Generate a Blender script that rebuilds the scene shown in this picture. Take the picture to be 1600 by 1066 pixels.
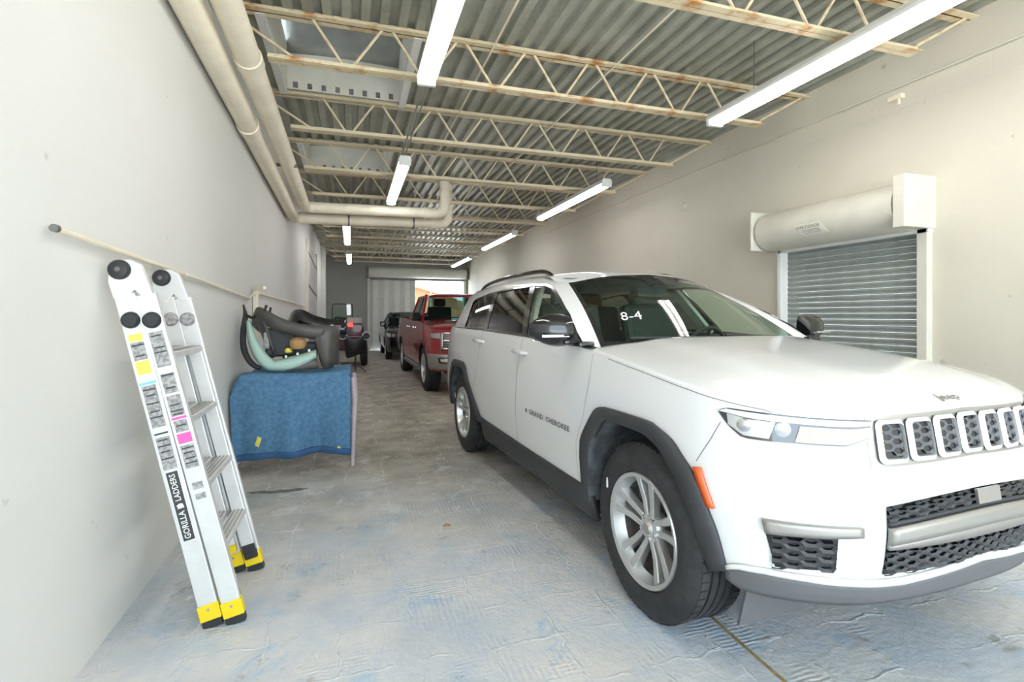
import bpy, bmesh, math, random, bisect
from mathutils import Vector, Matrix
random.seed(7)
for o in list(bpy.data.objects): bpy.data.objects.remove(o)
scene=bpy.context.scene; COL=scene.collection
# ------------------------------------------------------------------ camera, sky, sun, exposure
FPX=800.0; YAW=math.atan(250/FPX); CAMH=1.38
cd=bpy.data.cameras.new('camera'); cam=bpy.data.objects.new('camera',cd); COL.objects.link(cam)
cd.sensor_width=36; cd.lens=36*FPX/1600; cd.shift_y=-40/1600; cd.clip_start=.02; cd.clip_end=400
cam.location=(0,0,CAMH); cam.rotation_euler=(math.pi/2,0,-YAW)
scene.camera=cam
W=bpy.data.worlds.new('sky'); scene.world=W; W.use_nodes=True
bg=W.node_tree.nodes['Background']; bg.inputs[0].default_value=(.74,.88,1.0,1); bg.inputs[1].default_value=4.5
sd=bpy.data.lights.new('sun','SUN'); sd.energy=17.0; sd.angle=.01; sd.color=(1,.98,.95)
sun=bpy.data.objects.new('sun',sd); COL.objects.link(sun); sun.location=(0,-6,12)
sun.rotation_euler=(math.radians(14),math.radians(-16),0)
scene.view_settings.view_transform='Standard'; scene.view_settings.look='None'
scene.view_settings.exposure=0.53; scene.view_settings.gamma=1.0; scene.view_settings.use_curve_mapping=False
scene.cycles.use_denoising=True
scene.cycles.max_bounces=8; scene.cycles.transparent_max_bounces=12; scene.cycles.sample_clamp_indirect=6
# ------------------------------------------------------------------ materials
def nodes(m): return m.node_tree.nodes, m.node_tree.links
def mat(name,col,rough=.5,metal=0,var=0,scale=6,col2=None,bump=0,bscale=60,coat=0,emit=None,estr=0,spec=.5,thr=(.4,.65),detail=4):
    m=bpy.data.materials.new(name); m.use_nodes=True; n,l=nodes(m); b=n['Principled BSDF']
    c=(*col,1)
    b.inputs['Base Color'].default_value=c; b.inputs['Roughness'].default_value=rough; b.inputs['Metallic'].default_value=metal
    b.inputs['Coat Weight'].default_value=coat; b.inputs['Coat Roughness'].default_value=.04; b.inputs['Specular IOR Level'].default_value=spec
    tc=n.new('ShaderNodeTexCoord')
    if var or col2:
        nz=n.new('ShaderNodeTexNoise'); nz.inputs['Scale'].default_value=scale; nz.inputs['Detail'].default_value=detail; nz.inputs['Roughness'].default_value=.6
        l.new(tc.outputs['Object'],nz.inputs['Vector'])
        r=n.new('ShaderNodeValToRGB'); e=r.color_ramp.elements
        e[0].position,e[1].position=thr
        if col2: e[0].color=c; e[1].color=(*col2,1)
        else:
            e[0].color=(*[max(0,k*(1-var)) for k in col],1); e[1].color=(*[min(1,k*(1+var)) for k in col],1)
        l.new(nz.outputs['Fac'],r.inputs[0]); l.new(r.outputs[0],b.inputs['Base Color'])
    if bump:
        nb=n.new('ShaderNodeTexNoise'); nb.inputs['Scale'].default_value=bscale; nb.inputs['Detail'].default_value=3
        l.new(tc.outputs['Object'],nb.inputs['Vector'])
        bp=n.new('ShaderNodeBump'); bp.inputs['Strength'].default_value=bump; bp.inputs['Distance'].default_value=.02
        l.new(nb.outputs['Fac'],bp.inputs['Height']); l.new(bp.outputs[0],b.inputs['Normal'])
    if emit:
        b.inputs['Emission Color'].default_value=(*emit,1); b.inputs['Emission Strength'].default_value=estr
    return m
def glass(name,tint,refl=1.0):
    m=bpy.data.materials.new(name); m.use_nodes=True; n,l=nodes(m); n.remove(n['Principled BSDF']); out=n['Material Output']
    tr=n.new('ShaderNodeBsdfTransparent'); tr.inputs[0].default_value=(*tint,1)
    gl=n.new('ShaderNodeBsdfGlossy'); gl.inputs['Roughness'].default_value=.02; gl.inputs[0].default_value=(refl,refl,refl,1)
    ge=n.new('ShaderNodeNewGeometry'); dp=n.new('ShaderNodeVectorMath'); dp.operation='DOT_PRODUCT'; l.new(ge.outputs['Incoming'],dp.inputs[0]); l.new(ge.outputs['Normal'],dp.inputs[1])
    def mth(op,a,b=None):
        q=n.new('ShaderNodeMath'); q.operation=op
        for i,v in enumerate((a,b)):
            if v is None: continue
            if isinstance(v,(int,float)): q.inputs[i].default_value=v
            else: l.new(v,q.inputs[i])
        return q.outputs[0]
    fr=mth('ADD',mth('MULTIPLY',mth('POWER',mth('SUBTRACT',1.0,mth('ABSOLUTE',dp.outputs['Value'])),5.0),.92),.05)   # same reflectance from both sides of the pane
    mx=n.new('ShaderNodeMixShader'); l.new(fr,mx.inputs[0]); l.new(tr.outputs[0],mx.inputs[1]); l.new(gl.outputs[0],mx.inputs[2]); l.new(mx.outputs[0],out.inputs[0])
    return m
def wallmat(name,c1,c2,c3):
    """painted block / plaster: blotchy paint with faint block courses and grime specks"""
    m=mat(name,c1,.62,0); n,l=nodes(m); b=n['Principled BSDF']; tc=[x for x in n if x.type=='TEX_COORD'][0]
    a=n.new('ShaderNodeTexNoise'); a.inputs['Scale'].default_value=.8; a.inputs['Detail'].default_value=6; l.new(tc.outputs['Object'],a.inputs['Vector'])
    r=n.new('ShaderNodeValToRGB'); r.color_ramp.elements[0].position=.35; r.color_ramp.elements[1].position=.7
    r.color_ramp.elements[0].color=(*c1,1); r.color_ramp.elements[1].color=(*c2,1); l.new(a.outputs['Fac'],r.inputs[0])
    s=n.new('ShaderNodeTexNoise'); s.inputs['Scale'].default_value=9; s.inputs['Detail'].default_value=8; l.new(tc.outputs['Object'],s.inputs['Vector'])
    r2=n.new('ShaderNodeValToRGB'); r2.color_ramp.elements[0].position=.70; r2.color_ramp.elements[1].position=.76; r2.color_ramp.elements[0].color=(0,0,0,1); l.new(s.outputs['Fac'],r2.inputs[0])
    mx=n.new('ShaderNodeMix'); mx.data_type='RGBA'; mx.inputs[7].default_value=(*c3,1)
    l.new(r2.outputs[0],mx.inputs[0]); l.new(r.outputs[0],mx.inputs[6]); l.new(mx.outputs[2],b.inputs['Base Color'])
    mp=n.new('ShaderNodeMapping'); mp.inputs['Rotation'].default_value=(0,math.pi/2,math.pi/2) if 'side' in name else (math.pi/2,0,0); l.new(tc.outputs['Object'],mp.inputs['Vector'])
    bk=n.new('ShaderNodeTexBrick'); bk.inputs['Scale'].default_value=1; bk.inputs['Brick Width'].default_value=.4; bk.inputs['Row Height'].default_value=.2; bk.inputs['Mortar Size'].default_value=.006; bk.inputs['Mortar Smooth'].default_value=.6
    l.new(mp.outputs[0],bk.inputs['Vector'])
    f=n.new('ShaderNodeTexNoise'); f.inputs['Scale'].default_value=70; l.new(tc.outputs['Object'],f.inputs['Vector'])
    ad=n.new('ShaderNodeMath'); ad.operation='MULTIPLY_ADD'; ad.inputs[1].default_value=.35; l.new(f.outputs['Fac'],ad.inputs[0])
    iv=n.new('ShaderNodeMath'); iv.operation='SUBTRACT'; iv.inputs[0].default_value=1; l.new(bk.outputs['Fac'],iv.inputs[1]); l.new(iv.outputs[0],ad.inputs[2])
    bp=n.new('ShaderNodeBump'); bp.inputs['Strength'].default_value=.05 if 'cream' in name else .10; bp.inputs['Distance'].default_value=.010; l.new(ad.outputs[0],bp.inputs['Height']); l.new(bp.outputs[0],b.inputs['Normal'])
    return m
def floormat():
    m=mat('floor_concrete',(.5,.5,.5),.55); n,l=nodes(m); b=n['Principled BSDF']; tc=[x for x in n if x.type=='TEX_COORD'][0]
    P=tc.outputs['Object']
    def noise(sc,det=5,rg=.6,vec=None,dist=0):
        q=n.new('ShaderNodeTexNoise'); q.inputs['Scale'].default_value=sc; q.inputs['Detail'].default_value=det; q.inputs['Roughness'].default_value=rg; q.inputs['Distortion'].default_value=dist
        l.new(vec or P,q.inputs['Vector']); return q.outputs['Fac']
    def ramp(f,a,bb,c0,c1):
        r=n.new('ShaderNodeValToRGB'); e=r.color_ramp.elements; e[0].position=a; e[1].position=bb; e[0].color=(*c0,1); e[1].color=(*c1,1); l.new(f,r.inputs[0]); return r.outputs[0]
    def mix(f,a,bb):
        x=n.new('ShaderNodeMix'); x.data_type='RGBA'; l.new(f,x.inputs[0])
        for v,i in ((a,6),(bb,7)):
            if isinstance(v,tuple): x.inputs[i].default_value=(*v,1)
            else: l.new(v,x.inputs[i])
        return x.outputs[2]
    K=(0,0,0); Wt=(1,1,1)
    # worn grey-blue paint; blue sky light painted into the near part, browner behind
    sp=n.new('ShaderNodeSeparateXYZ'); l.new(P,sp.inputs[0])
    mr=n.new('ShaderNodeMapRange'); mr.inputs[1].default_value=2.4; mr.inputs[2].default_value=5.2; l.new(sp.outputs[1],mr.inputs[0])
    jit=n.new('ShaderNodeMath'); jit.operation='MULTIPLY_ADD'; jit.inputs[1].default_value=.9; jit.inputs[2].default_value=-.45; l.new(noise(1.3,6),jit.inputs[0])
    sm=n.new('ShaderNodeMath'); sm.operation='ADD'; sm.use_clamp=True; l.new(mr.outputs[0],sm.inputs[0]); l.new(jit.outputs[0],sm.inputs[1])
    coat=ramp(noise(1.7,6,.65),.38,.64,(.52,.57,.64),(.72,.70,.68))
    blue=ramp(noise(2.3,7,.7,dist=.6),.55,.61,K,(.8,.8,.8))
    coat=mix(blue,coat,(.42,.54,.66))
    bare=ramp(noise(2.1,7,.7),.38,.62,(.27,.235,.175),(.54,.49,.41))
    pale=ramp(noise(3.1,7,.7,dist=.4),.56,.62,K,(.8,.8,.8))
    bare=mix(pale,bare,(.66,.64,.60))
    c=mix(sm.outputs[0],coat,bare)
    # ghosts of removed floor tiles: raised adhesive ridges
    bk=n.new('ShaderNodeTexBrick'); bk.offset=0; bk.inputs['Scale'].default_value=1; bk.inputs['Brick Width'].default_value=.30; bk.inputs['Row Height'].default_value=.30; bk.inputs['Mortar Size'].default_value=.008; bk.inputs['Mortar Smooth'].default_value=.5
    wv=n.new('ShaderNodeVectorMath'); wv.operation='ADD'; dn=n.new('ShaderNodeTexNoise'); dn.inputs['Scale'].default_value=7; dn.inputs['Detail'].default_value=4; l.new(P,dn.inputs['Vector'])
    ds=n.new('ShaderNodeVectorMath'); ds.operation='SCALE'; ds.inputs['Scale'].default_value=.09; l.new(dn.outputs['Color'],ds.inputs[0]); l.new(P,wv.inputs[0]); l.new(ds.outputs[0],wv.inputs[1]); l.new(wv.outputs[0],bk.inputs['Vector'])
    gate=ramp(noise(3.4,5),.47,.58,K,Wt)
    gm=n.new('ShaderNodeMath'); gm.operation='MULTIPLY'; l.new(bk.outputs['Fac'],gm.inputs[0]); l.new(gate,gm.inputs[1])
    w=n.new('ShaderNodeTexWave'); w.inputs['Scale'].default_value=14; w.inputs['Distortion'].default_value=3; w.inputs['Detail'].default_value=2; w.bands_direction='Y'; l.new(P,w.inputs['Vector'])
    wg=ramp(noise(2.2,3),.56,.62,K,Wt); wm=n.new('ShaderNodeMath'); wm.operation='MULTIPLY'; l.new(w.outputs['Fac'],wm.inputs[0]); l.new(wg,wm.inputs[1])
    w2=n.new('ShaderNodeTexWave'); w2.inputs['Scale'].default_value=12; w2.inputs['Distortion'].default_value=2.5; w2.bands_direction='X'; l.new(P,w2.inputs['Vector'])
    vo=n.new('ShaderNodeMapping'); vo.inputs['Location'].default_value=(5,3,1); l.new(P,vo.inputs['Vector'])
    wg2=ramp(noise(1.9,3,vec=vo.outputs[0]),.55,.61,K,Wt); wm2=n.new('ShaderNodeMath'); wm2.operation='MULTIPLY'; l.new(w2.outputs['Fac'],wm2.inputs[0]); l.new(wg2,wm2.inputs[1])
    h=n.new('ShaderNodeMath'); l.new(wm.outputs[0],h.inputs[0]); l.new(wm2.outputs[0],h.inputs[1])
    h2=n.new('ShaderNodeMath'); h2.operation='MULTIPLY_ADD'; h2.inputs[1].default_value=.28; l.new(h.outputs[0],h2.inputs[0])
    g2=n.new('ShaderNodeMath'); g2.operation='MULTIPLY_ADD'; g2.inputs[1].default_value=1.0; l.new(gm.outputs[0],g2.inputs[0]); l.new(noise(28,4),g2.inputs[2]); l.new(g2.outputs[0],h2.inputs[2])
    bp=n.new('ShaderNodeBump'); bp.inputs['Strength'].default_value=.5; bp.inputs['Distance'].default_value=.012; l.new(h2.outputs[0],bp.inputs['Height']); l.new(bp.outputs[0],b.inputs['Normal'])
    rid=n.new('ShaderNodeMath'); rid.operation='MULTIPLY'; rid.inputs[1].default_value=.6; l.new(gm.outputs[0],rid.inputs[0])
    c=mix(rid.outputs[0],c,(.74,.76,.79))
    dk=ramp(noise(4.5,7,.72),.60,.68,K,(.7,.7,.7)); c=mix(dk,c,(.30,.29,.265))
    l.new(c,b.inputs['Base Color'])
    rr=ramp(noise(3,5),.3,.7,(.35,.35,.35),(.7,.7,.7)); l.new(rr,b.inputs['Roughness'])
    return m
M={}
def defmats():
    M['wall_l']=wallmat('painted_wall_side_cream',(.745,.735,.70),(.715,.70,.655),(.56,.53,.485))
    M['wall_r']=wallmat('painted_wall_side_grey',(.70,.655,.555),(.65,.605,.50),(.50,.46,.38))
    M['wall_b']=wallmat('painted_wall_back',(.42,.42,.40),(.37,.37,.36),(.30,.29,.28))
    M['floor']=floormat()
    M['deck']=mat('galvanised_deck',(.36,.37,.31),.42,.30,col2=(.46,.47,.41),scale=3,bump=.05)
    M['joist']=mat('cream_rusty_steel',(.74,.63,.42),.6,col2=(.46,.20,.05),scale=4.5,thr=(.50,.66),detail=7)
    M['joist2']=mat('cream_steel_less_rust',(.72,.62,.43),.6,col2=(.50,.32,.16),scale=4,thr=(.62,.78),detail=7)
    M['cream']=mat('cream_pipe_paint',(.87,.79,.62),.45,var=.06,scale=3)
    M['whitem']=mat('white_enamel',(.82,.81,.78),.4,var=.03,scale=4)
    M['hood_paint']=mat('cream_enamel',(.70,.67,.58),.45,var=.05,scale=3)
    M['slat']=mat('galvanised_slat',(.35,.395,.35),.5,.25,col2=(.27,.29,.275),scale=7,thr=(.35,.75))
    M['tube']=mat('lit_tube',(1,1,1),.4,emit=(1.0,.97,.93),estr=15)
    M['lens']=mat('lit_lens',(1,1,1),.4,emit=(.97,.97,1.0),estr=10)
    M['suvwhite']=mat('white_paint',(.88,.88,.88),.28,coat=1.0,spec=.5)
    M['black']=mat('black_plastic',(.022,.023,.025),.5,bump=.03,bscale=300)
    M['clad']=mat('grey_black_cladding',(.045,.047,.05),.55,var=.1,bump=.03,bscale=250)
    M['gloss']=mat('gloss_black',(.012,.012,.014),.12,coat=.5)
    M['rubber']=mat('tyre_rubber',(.035,.035,.037),.75,var=.25,scale=12,bump=.08,bscale=120)
    M['alloy']=mat('silver_alloy',(.62,.62,.61),.32,.7)
    M['chrome']=mat('chrome',(.75,.75,.76),.12,1.0)
    M['satin']=mat('satin_silver',(.40,.38,.35),.38,.6); M['skirt_lit']=mat('cladding_with_bounce_light',(.13,.13,.135),.6); M['liner']=mat('dusty_liner',(.10,.11,.12),.8,var=.4,scale=9)  # skirt copy of the cladding: light bounced off the floor put into its colour
    M['steel']=mat('dark_steel',(.20,.19,.18),.5,.6,var=.3,scale=10)
    M['amber']=mat('orange_reflector',(.85,.13,.02),.25,coat=.6)
    M['glassw']=glass('windscreen_glass',(.74,.90,.80)); M['glasst']=glass('truck_glass',(.22,.36,.34))
    M['glassd']=glass('privacy_glass',(.16,.18,.17))
    M['glassf']=glass('front_door_glass',(.80,.90,.83))
    M['lampglass']=glass('lamp_lens',(.93,.93,.93))
    M['interior']=mat('dark_interior',(.05,.055,.05),.7); M['seam']=mat('panel_gap',(.16,.16,.16),.6); M['frame_reflection']=mat('chrome_white_reflection',(.80,.80,.80),.22,.35); M['web_grey']=mat('grey_web',(.16,.16,.17),.4); M['lamp_reflection']=mat('reflector_beige_reflection',(.40,.33,.25),.35,.1)  # grille frames and lamp reflectors carry white and beige reflections in their colour
    M['pillar_trim']=mat('pale_trim',(.55,.54,.50),.7)
    M['red']=mat('red_paint',(.34,.008,.018),.25,coat=1.0)
    M['navy']=mat('dark_navy_paint',(.008,.012,.022),.25,coat=1.0)
    M['darkpaint']=mat('black_car_paint',(.02,.02,.022),.3,coat=.8)
    M['alu']=mat('ladder_aluminium',(.74,.735,.72),.38,.35,var=.04,scale=8)
    M['yellow']=mat('yellow_plastic',(.86,.62,.01),.4)
    M['label']=mat('grey_label',(.42,.41,.40),.5,col2=(.25,.24,.24),scale=60,thr=(.45,.55))
    M['labelw']=mat('white_label',(.82,.82,.80),.5)
    M['labelb']=mat('black_label',(.05,.05,.05),.5)
    M['pink']=mat('pink_label',(.85,.12,.42),.5)
    M['sky_label']=mat('blue_label',(.25,.60,.78),.5)
    M['ylabel']=mat('yellow_label',(.80,.66,.12),.5)
    M['denim']=mat('blue_moving_blanket',(.055,.15,.27),.95,col2=(.12,.25,.38),scale=30,thr=(.3,.75),bump=.25,bscale=220)
    M['denim_dark']=mat('blue_blanket_edging',(.035,.10,.22),.9)
    M['mint']=mat('mint_green_paint',(.37,.53,.46),.35,coat=.6)
    M['greyplastic']=mat('dark_grey_plastic',(.085,.078,.07),.45,var=.12,scale=4)
    M['tan']=mat('tan_cloth',(.42,.24,.10),.9)
    M['pinkpole']=mat('dusty_pink_pole',(.55,.44,.46),.6,var=.1)
    M['tail']=mat('red_tail_light',(.5,.01,.01),.3,emit=(1,.05,.03),estr=1.6)
    M['darkred']=mat('dark_red_plastic',(.10,.01,.02),.3,coat=.4)
    M['terracotta']=mat('orange_roof_wall',(.36,.11,.05),.8,var=.12,scale=1.5)
    M['rib']=mat('cream_ribbed_metal',(.80,.78,.70),.5,var=.06,scale=2)
    M['asphalt']=mat('outside_concrete',(.58,.58,.57),.8,var=.10,scale=2)
    M['paperl']=mat('paper_label',(.80,.77,.68),.6)
    M['ink']=mat('grey_ink',(.24,.22,.19),.7)
    M['markwhite']=mat('white_marker',(.92,.93,.93),.6)
    M['crack']=mat('rusty_joint_filler',(.36,.26,.10),.9,var=.3,scale=20)
    M['pinkwall']=mat('pale_pinkish_panel',(.58,.545,.52),.6,col2=(.48,.45,.42),scale=2)
    M['dome']=mat('dull_galvanised_dome',(.50,.51,.49),.32,.65,var=.12,scale=3)
    M['cable']=mat('grey_cable',(.30,.29,.27),.6)
    M['stain']=mat('dark_oil_stain',(.17,.15,.125),.6,var=.3,scale=14)
defmats()
# ------------------------------------------------------------------ object helpers
def tag(o,label,cat,group=None,kind=None):
    o['label']=label
    if cat: o['category']=cat
    if group: o['group']=group
    if kind: o['kind']=kind
    return o
def thing(name,label,cat,loc=(0,0,0),rotz=0,group=None,kind=None):
    o=bpy.data.objects.new(name,None); COL.objects.link(o); o.empty_display_size=.2
    o.location=loc; o.rotation_euler=(0,0,rotz); return tag(o,label,cat,group,kind)
def obj(name,me,m,parent=None,smooth=False,bevel=0,solid=0,subd=0,angle=40):
    o=bpy.data.objects.new(name,me); COL.objects.link(o)
    if not me.materials: me.materials.append(M[m] if isinstance(m,str) else m)
    if smooth:
        for p in me.polygons: p.use_smooth=True
        if angle<180:
            try: me.set_sharp_from_angle(angle=math.radians(angle))
            except Exception: pass
    if solid:
        d=o.modifiers.new('thickness','SOLIDIFY'); d.thickness=solid; d.offset=-1
    if bevel:
        d=o.modifiers.new('bevel','BEVEL'); d.width=bevel; d.segments=2; d.limit_method='ANGLE'; d.angle_limit=math.radians(40)
    if subd:
        d=o.modifiers.new('subd','SUBSURF'); d.levels=subd; d.render_levels=subd
    if parent: o.parent=parent
    return o
def inst(src,parent=None,loc=None,rot=None,scale=None):
    c=src.copy(); COL.objects.link(c)
    if parent: c.parent=parent
    if loc is not None: c.location=loc
    if rot is not None: c.rotation_euler=rot
    if scale is not None: c.scale=scale
    return c
def kids(o): return [x for x in COL.objects if x.parent==o]
def copy_tree(o,parent=None):
    c=o.copy(); COL.objects.link(c); c.parent=parent
    for ch in kids(o): copy_tree(ch,c)
    return c
class MB:
    def __init__(s): s.v=[]; s.f=[]
    def add(s,V,F):
        k=len(s.v); s.v+= [tuple(p) for p in V]; s.f+=[tuple(i+k for i in f) for f in F]; return s
    def box(s,c,d,rz=0,M4=None):
        x,y,z=[k/2 for k in d]; V=[Vector((sx*x,sy*y,sz*z)) for sx in(-1,1) for sy in(-1,1) for sz in(-1,1)]
        R=M4 or Matrix.Rotation(rz,4,'Z'); V=[R@p+Vector(c) for p in V]
        return s.add(V,[(0,1,3,2),(4,6,7,5),(0,4,5,1),(2,3,7,6),(0,2,6,4),(1,5,7,3)])
    def bar(s,a,b,w,h,up=(0,0,1)):
        a,b=Vector(a),Vector(b); d=(b-a).normalized(); u=Vector(up); r=d.cross(u)
        if r.length<1e-4: r=d.cross(Vector((1,0,0)))
        r.normalize(); u=r.cross(d)
        V=[p+r*(i*w/2)+u*(j*h/2) for p in(a,b) for i,j in((-1,-1),(1,-1),(1,1),(-1,1))]
        return s.add(V,[(3,2,1,0),(4,5,6,7),(0,1,5,4),(1,2,6,5),(2,3,7,6),(3,0,4,7)])
    def tube(s,path,r,n=10,caps=True):
        P=[Vector(p) for p in path]; rr=r if isinstance(r,(list,tuple)) else [r]*len(P); rings=[]; pv=None
        V=[];F=[]
        for i,p in enumerate(P):
            d=(P[min(i+1,len(P)-1)]-P[max(i-1,0)]).normalized()
            if pv is None: u=d.orthogonal().normalized()
            else:
                u=pv-d*pv.dot(d); u=u.normalized() if u.length>1e-6 else d.orthogonal().normalized()
            pv=u; w=d.cross(u)
            V+=[p+(u*math.cos(t)+w*math.sin(t))*rr[i] for t in [2*math.pi*k/n for k in range(n)]]
        for i in range(len(P)-1):
            for k in range(n): F.append((i*n+k,i*n+(k+1)%n,(i+1)*n+(k+1)%n,(i+1)*n+k))
        if caps: F+=[tuple(reversed(range(n))),tuple(range((len(P)-1)*n,len(P)*n))]
        return s.add(V,F)
    def lathe(s,prof,n=32,c=(0,0,0),axis='Z',closed=False):
        V=[];F=[];m=len(prof)
        for k in range(n):
            t=2*math.pi*k/n
            for r,h in prof:
                a,b=r*math.cos(t),r*math.sin(t)
                p={'Z':(a,b,h),'Y':(a,h,b),'X':(h,a,b)}[axis]; V.append((p[0]+c[0],p[1]+c[1],p[2]+c[2]))
        for k in range(n):
            q=(k+1)%n
            for i in range(m if closed else m-1): j=(i+1)%m; F.append((k*m+i,q*m+i,q*m+j,k*m+j))
        return s.add(V,F)
    def prism(s,poly,h,fn=None):
        """poly (a,b) list extruded 0..h ; fn(a,b,c)->xyz"""
        fn=fn or (lambda a,b,c:(a,b,c)); n=len(poly)
        V=[fn(a,b,0) for a,b in poly]+[fn(a,b,h) for a,b in poly]
        return s.add(V,[tuple(reversed(range(n))),tuple(range(n,2*n))]+[(i,(i+1)%n,n+(i+1)%n,n+i) for i in range(n)])
    def grid(s,fn,nu,nv):
        V=[fn(i/nu,j/nv) for i in range(nu+1) for j in range(nv+1)]
        return s.add(V,[(i*(nv+1)+j,(i+1)*(nv+1)+j,(i+1)*(nv+1)+j+1,i*(nv+1)+j+1) for i in range(nu) for j in range(nv)])
    def mesh(s,name='m',fix=True):
        me=bpy.data.meshes.new(name); me.from_pydata([tuple(p) for p in s.v],[],s.f)
        if fix:
            bm=bmesh.new(); bm.from_mesh(me); bmesh.ops.remove_doubles(bm,verts=bm.verts,dist=1e-5)
            bmesh.ops.recalc_face_normals(bm,faces=bm.faces); bm.to_mesh(me); bm.free()
        me.update(); return me
    def build(s,name,m,parent=None,**k):
        fix=k.pop('fix',True); return obj(name,s.mesh(name,fix),m,parent,**k)
def struct(o,label=None):
    o['kind']='structure'
    if label: o['label']=label
    return o
def textmesh(txt,size=1,bold=False,shear=0,spacing=1):
    c=bpy.data.curves.new('t','FONT'); c.body=txt; c.size=size; c.align_x='CENTER'; c.align_y='CENTER'; c.shear=shear; c.space_character=spacing; c.resolution_u=2
    if bold: c.offset=.012*size
    o=bpy.data.objects.new('t',c); COL.objects.link(o); bpy.context.view_layer.update()
    e=o.evaluated_get(bpy.context.evaluated_depsgraph_get()); me=e.to_mesh()
    V=[tuple(p.co) for p in me.vertices]; F=[tuple(p.vertices) for p in me.polygons]; e.to_mesh_clear()
    bpy.data.objects.remove(o); bpy.data.curves.remove(c); return V,F
def textobj(name,txt,size,fn,m,parent,**k):
    V,F=textmesh(txt,size,**k); mb=MB(); mb.add([fn(x,y) for x,y,z in V],F); return mb.build(name,m,parent,fix=False)
# ------------------------------------------------------------------ car surface helpers
def lerp(a,b,t): return a+(b-a)*t
def tab(pts,x):
    """piecewise-linear table with pts sorted ascending in x"""
    if x<=pts[0][0]: return pts[0][1]
    for (a,b),(c,d) in zip(pts,pts[1:]):
        if x<=c: return b+(d-b)*(x-a)/(c-a)
    return pts[-1][1]
def catmull(P,n=12):
    out=[]
    Q=[tuple(2*a-b for a,b in zip(P[0],P[1]))]+list(P)+[tuple(2*a-b for a,b in zip(P[-1],P[-2]))]
    for i in range(1,len(Q)-2):
        p0,p1,p2,p3=Q[i-1],Q[i],Q[i+1],Q[i+2]
        for k in range(n):
            t=k/n
            out.append(tuple(.5*((2*b)+(-a+c)*t+(2*a-5*b+4*c-d)*t*t+(-a+3*b-3*c+d)*t**3) for a,b,c,d in zip(p0,p1,p2,p3)))
    out.append(tuple(P[-1])); return out
class Shell:
    def __init__(s,plan,ps,pf,pr):
        m=[(plan[1][0],-plan[1][1])]; e=[(plan[-2][0],-plan[-2][1])]
        Q=catmull(m+list(plan)+e,16)[16:-16]
        s.p=Q; s.a=[0]
        for a,b in zip(Q,Q[1:]): s.a.append(s.a[-1]+math.dist(a,b))
        s.L=s.a[-1]; s.ps,s.pf,s.pr=ps,pf,pr
    def plan(s,q):
        q=max(0,min(s.L,q)); i=min(len(s.p)-2,max(0,bisect.bisect_right(s.a,q)-1))
        t=(q-s.a[i])/(s.a[i+1]-s.a[i])
        x=lerp(s.p[i][0],s.p[i+1][0],t); y=lerp(s.p[i][1],s.p[i+1][1],t)
        def T(j):
            a=s.p[max(0,j-1)]; b=s.p[min(len(s.p)-1,j+1)]
            if j==0: return (0,1)
            if j==len(s.p)-1: return (0,-1)
            d=math.dist(a,b); return ((b[0]-a[0])/d,(b[1]-a[1])/d)
        a,b=T(i),T(i+1); tx,ty=lerp(a[0],b[0],t),lerp(a[1],b[1],t); d=math.hypot(tx,ty)
        return x,y,ty/d,-tx/d
    def S(s,q,z,side=-1,off=0):
        if q<0: q,side=-q,-side
        x,y,nx,ny=s.plan(q); w=nx*nx
        w=w*w*(3-2*w)
        o=lerp(tab(s.ps,z),tab(s.pf if nx>0 else s.pr,z),w)+off
        return (x+nx*o,side*(y+ny*o),z)
    def sx(s,x):  # arc length at given x on the side
        for i in range(len(s.p)-1):
            if s.p[i][0]>=x>=s.p[i+1][0]:
                return lerp(s.a[i],s.a[i+1],(s.p[i][0]-x)/max(1e-9,s.p[i][0]-s.p[i+1][0]))
        return s.L if x<0 else 0
    def sy(s,y):  # arc length at given y on the front half
        for i in range(len(s.p)-1):
            if s.p[i][1]<=y<=s.p[i+1][1]:
                return lerp(s.a[i],s.a[i+1],(y-s.p[i][1])/max(1e-9,s.p[i+1][1]-s.p[i][1]))
        return s.L
SUV=Shell([(.80,0),(.795,.2),(.772,.4),(.735,.55),(.665,.70),(.56,.83),(.44,.905),(.28,.94),(0,.955),(-.5,.955),(-1.2,.955),(-2,.96),(-2.8,.965),(-3.2,.965),(-3.6,.945),(-3.9,.9),(-4.1,.79),(-4.2,.6),(-4.24,.3),(-4.25,0)],
 [(.2,-.085),(.3,-.05),(.42,-.02),(.6,0),(.75,.004),(.9,0),(1.0,-.006),(1.1,-.02),(1.2,-.035),(1.3,-.07)],
 [(.2,-.18),(.3,-.05),(.38,0),(.5,.03),(.62,.045),(.72,.04),(.8,.02),(.86,-.005),(.95,-.02),(1.03,-.035),(1.08,-.06),(1.2,-.2)],
 [(.2,-.1),(.4,0),(.6,.02),(.8,0),(1.0,-.02),(1.25,-.04)])
def gy(x,z):   # greenhouse half width
    t=max(0,(-x-2.6)/1.4); f=max(0,(x+.9)/.4)
    return .93-.40*(z-1.2)-.25*(z-1.2)**2-.10*t*t-.04*f*f
# ------------------------------------------------------------------ the room
XL,XR,Y0,Y1,ZD=-1.005,4.60,-3.4,21.0,3.735
m=MB(); m.box(((XL+XR)/2,(Y0+Y1)/2,-.1),(XR-XL+.8,Y1-Y0,.2)); floor=struct(m.build('floor','floor'),'worn grey-blue concrete floor with trowelled adhesive ridges')
m=MB(); m.box((XL-.1,(Y0+Y1)/2,2.0),(.2,Y1-Y0,4.0)); struct(m.build('wall_left','wall_l'),'long cream painted wall')
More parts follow.
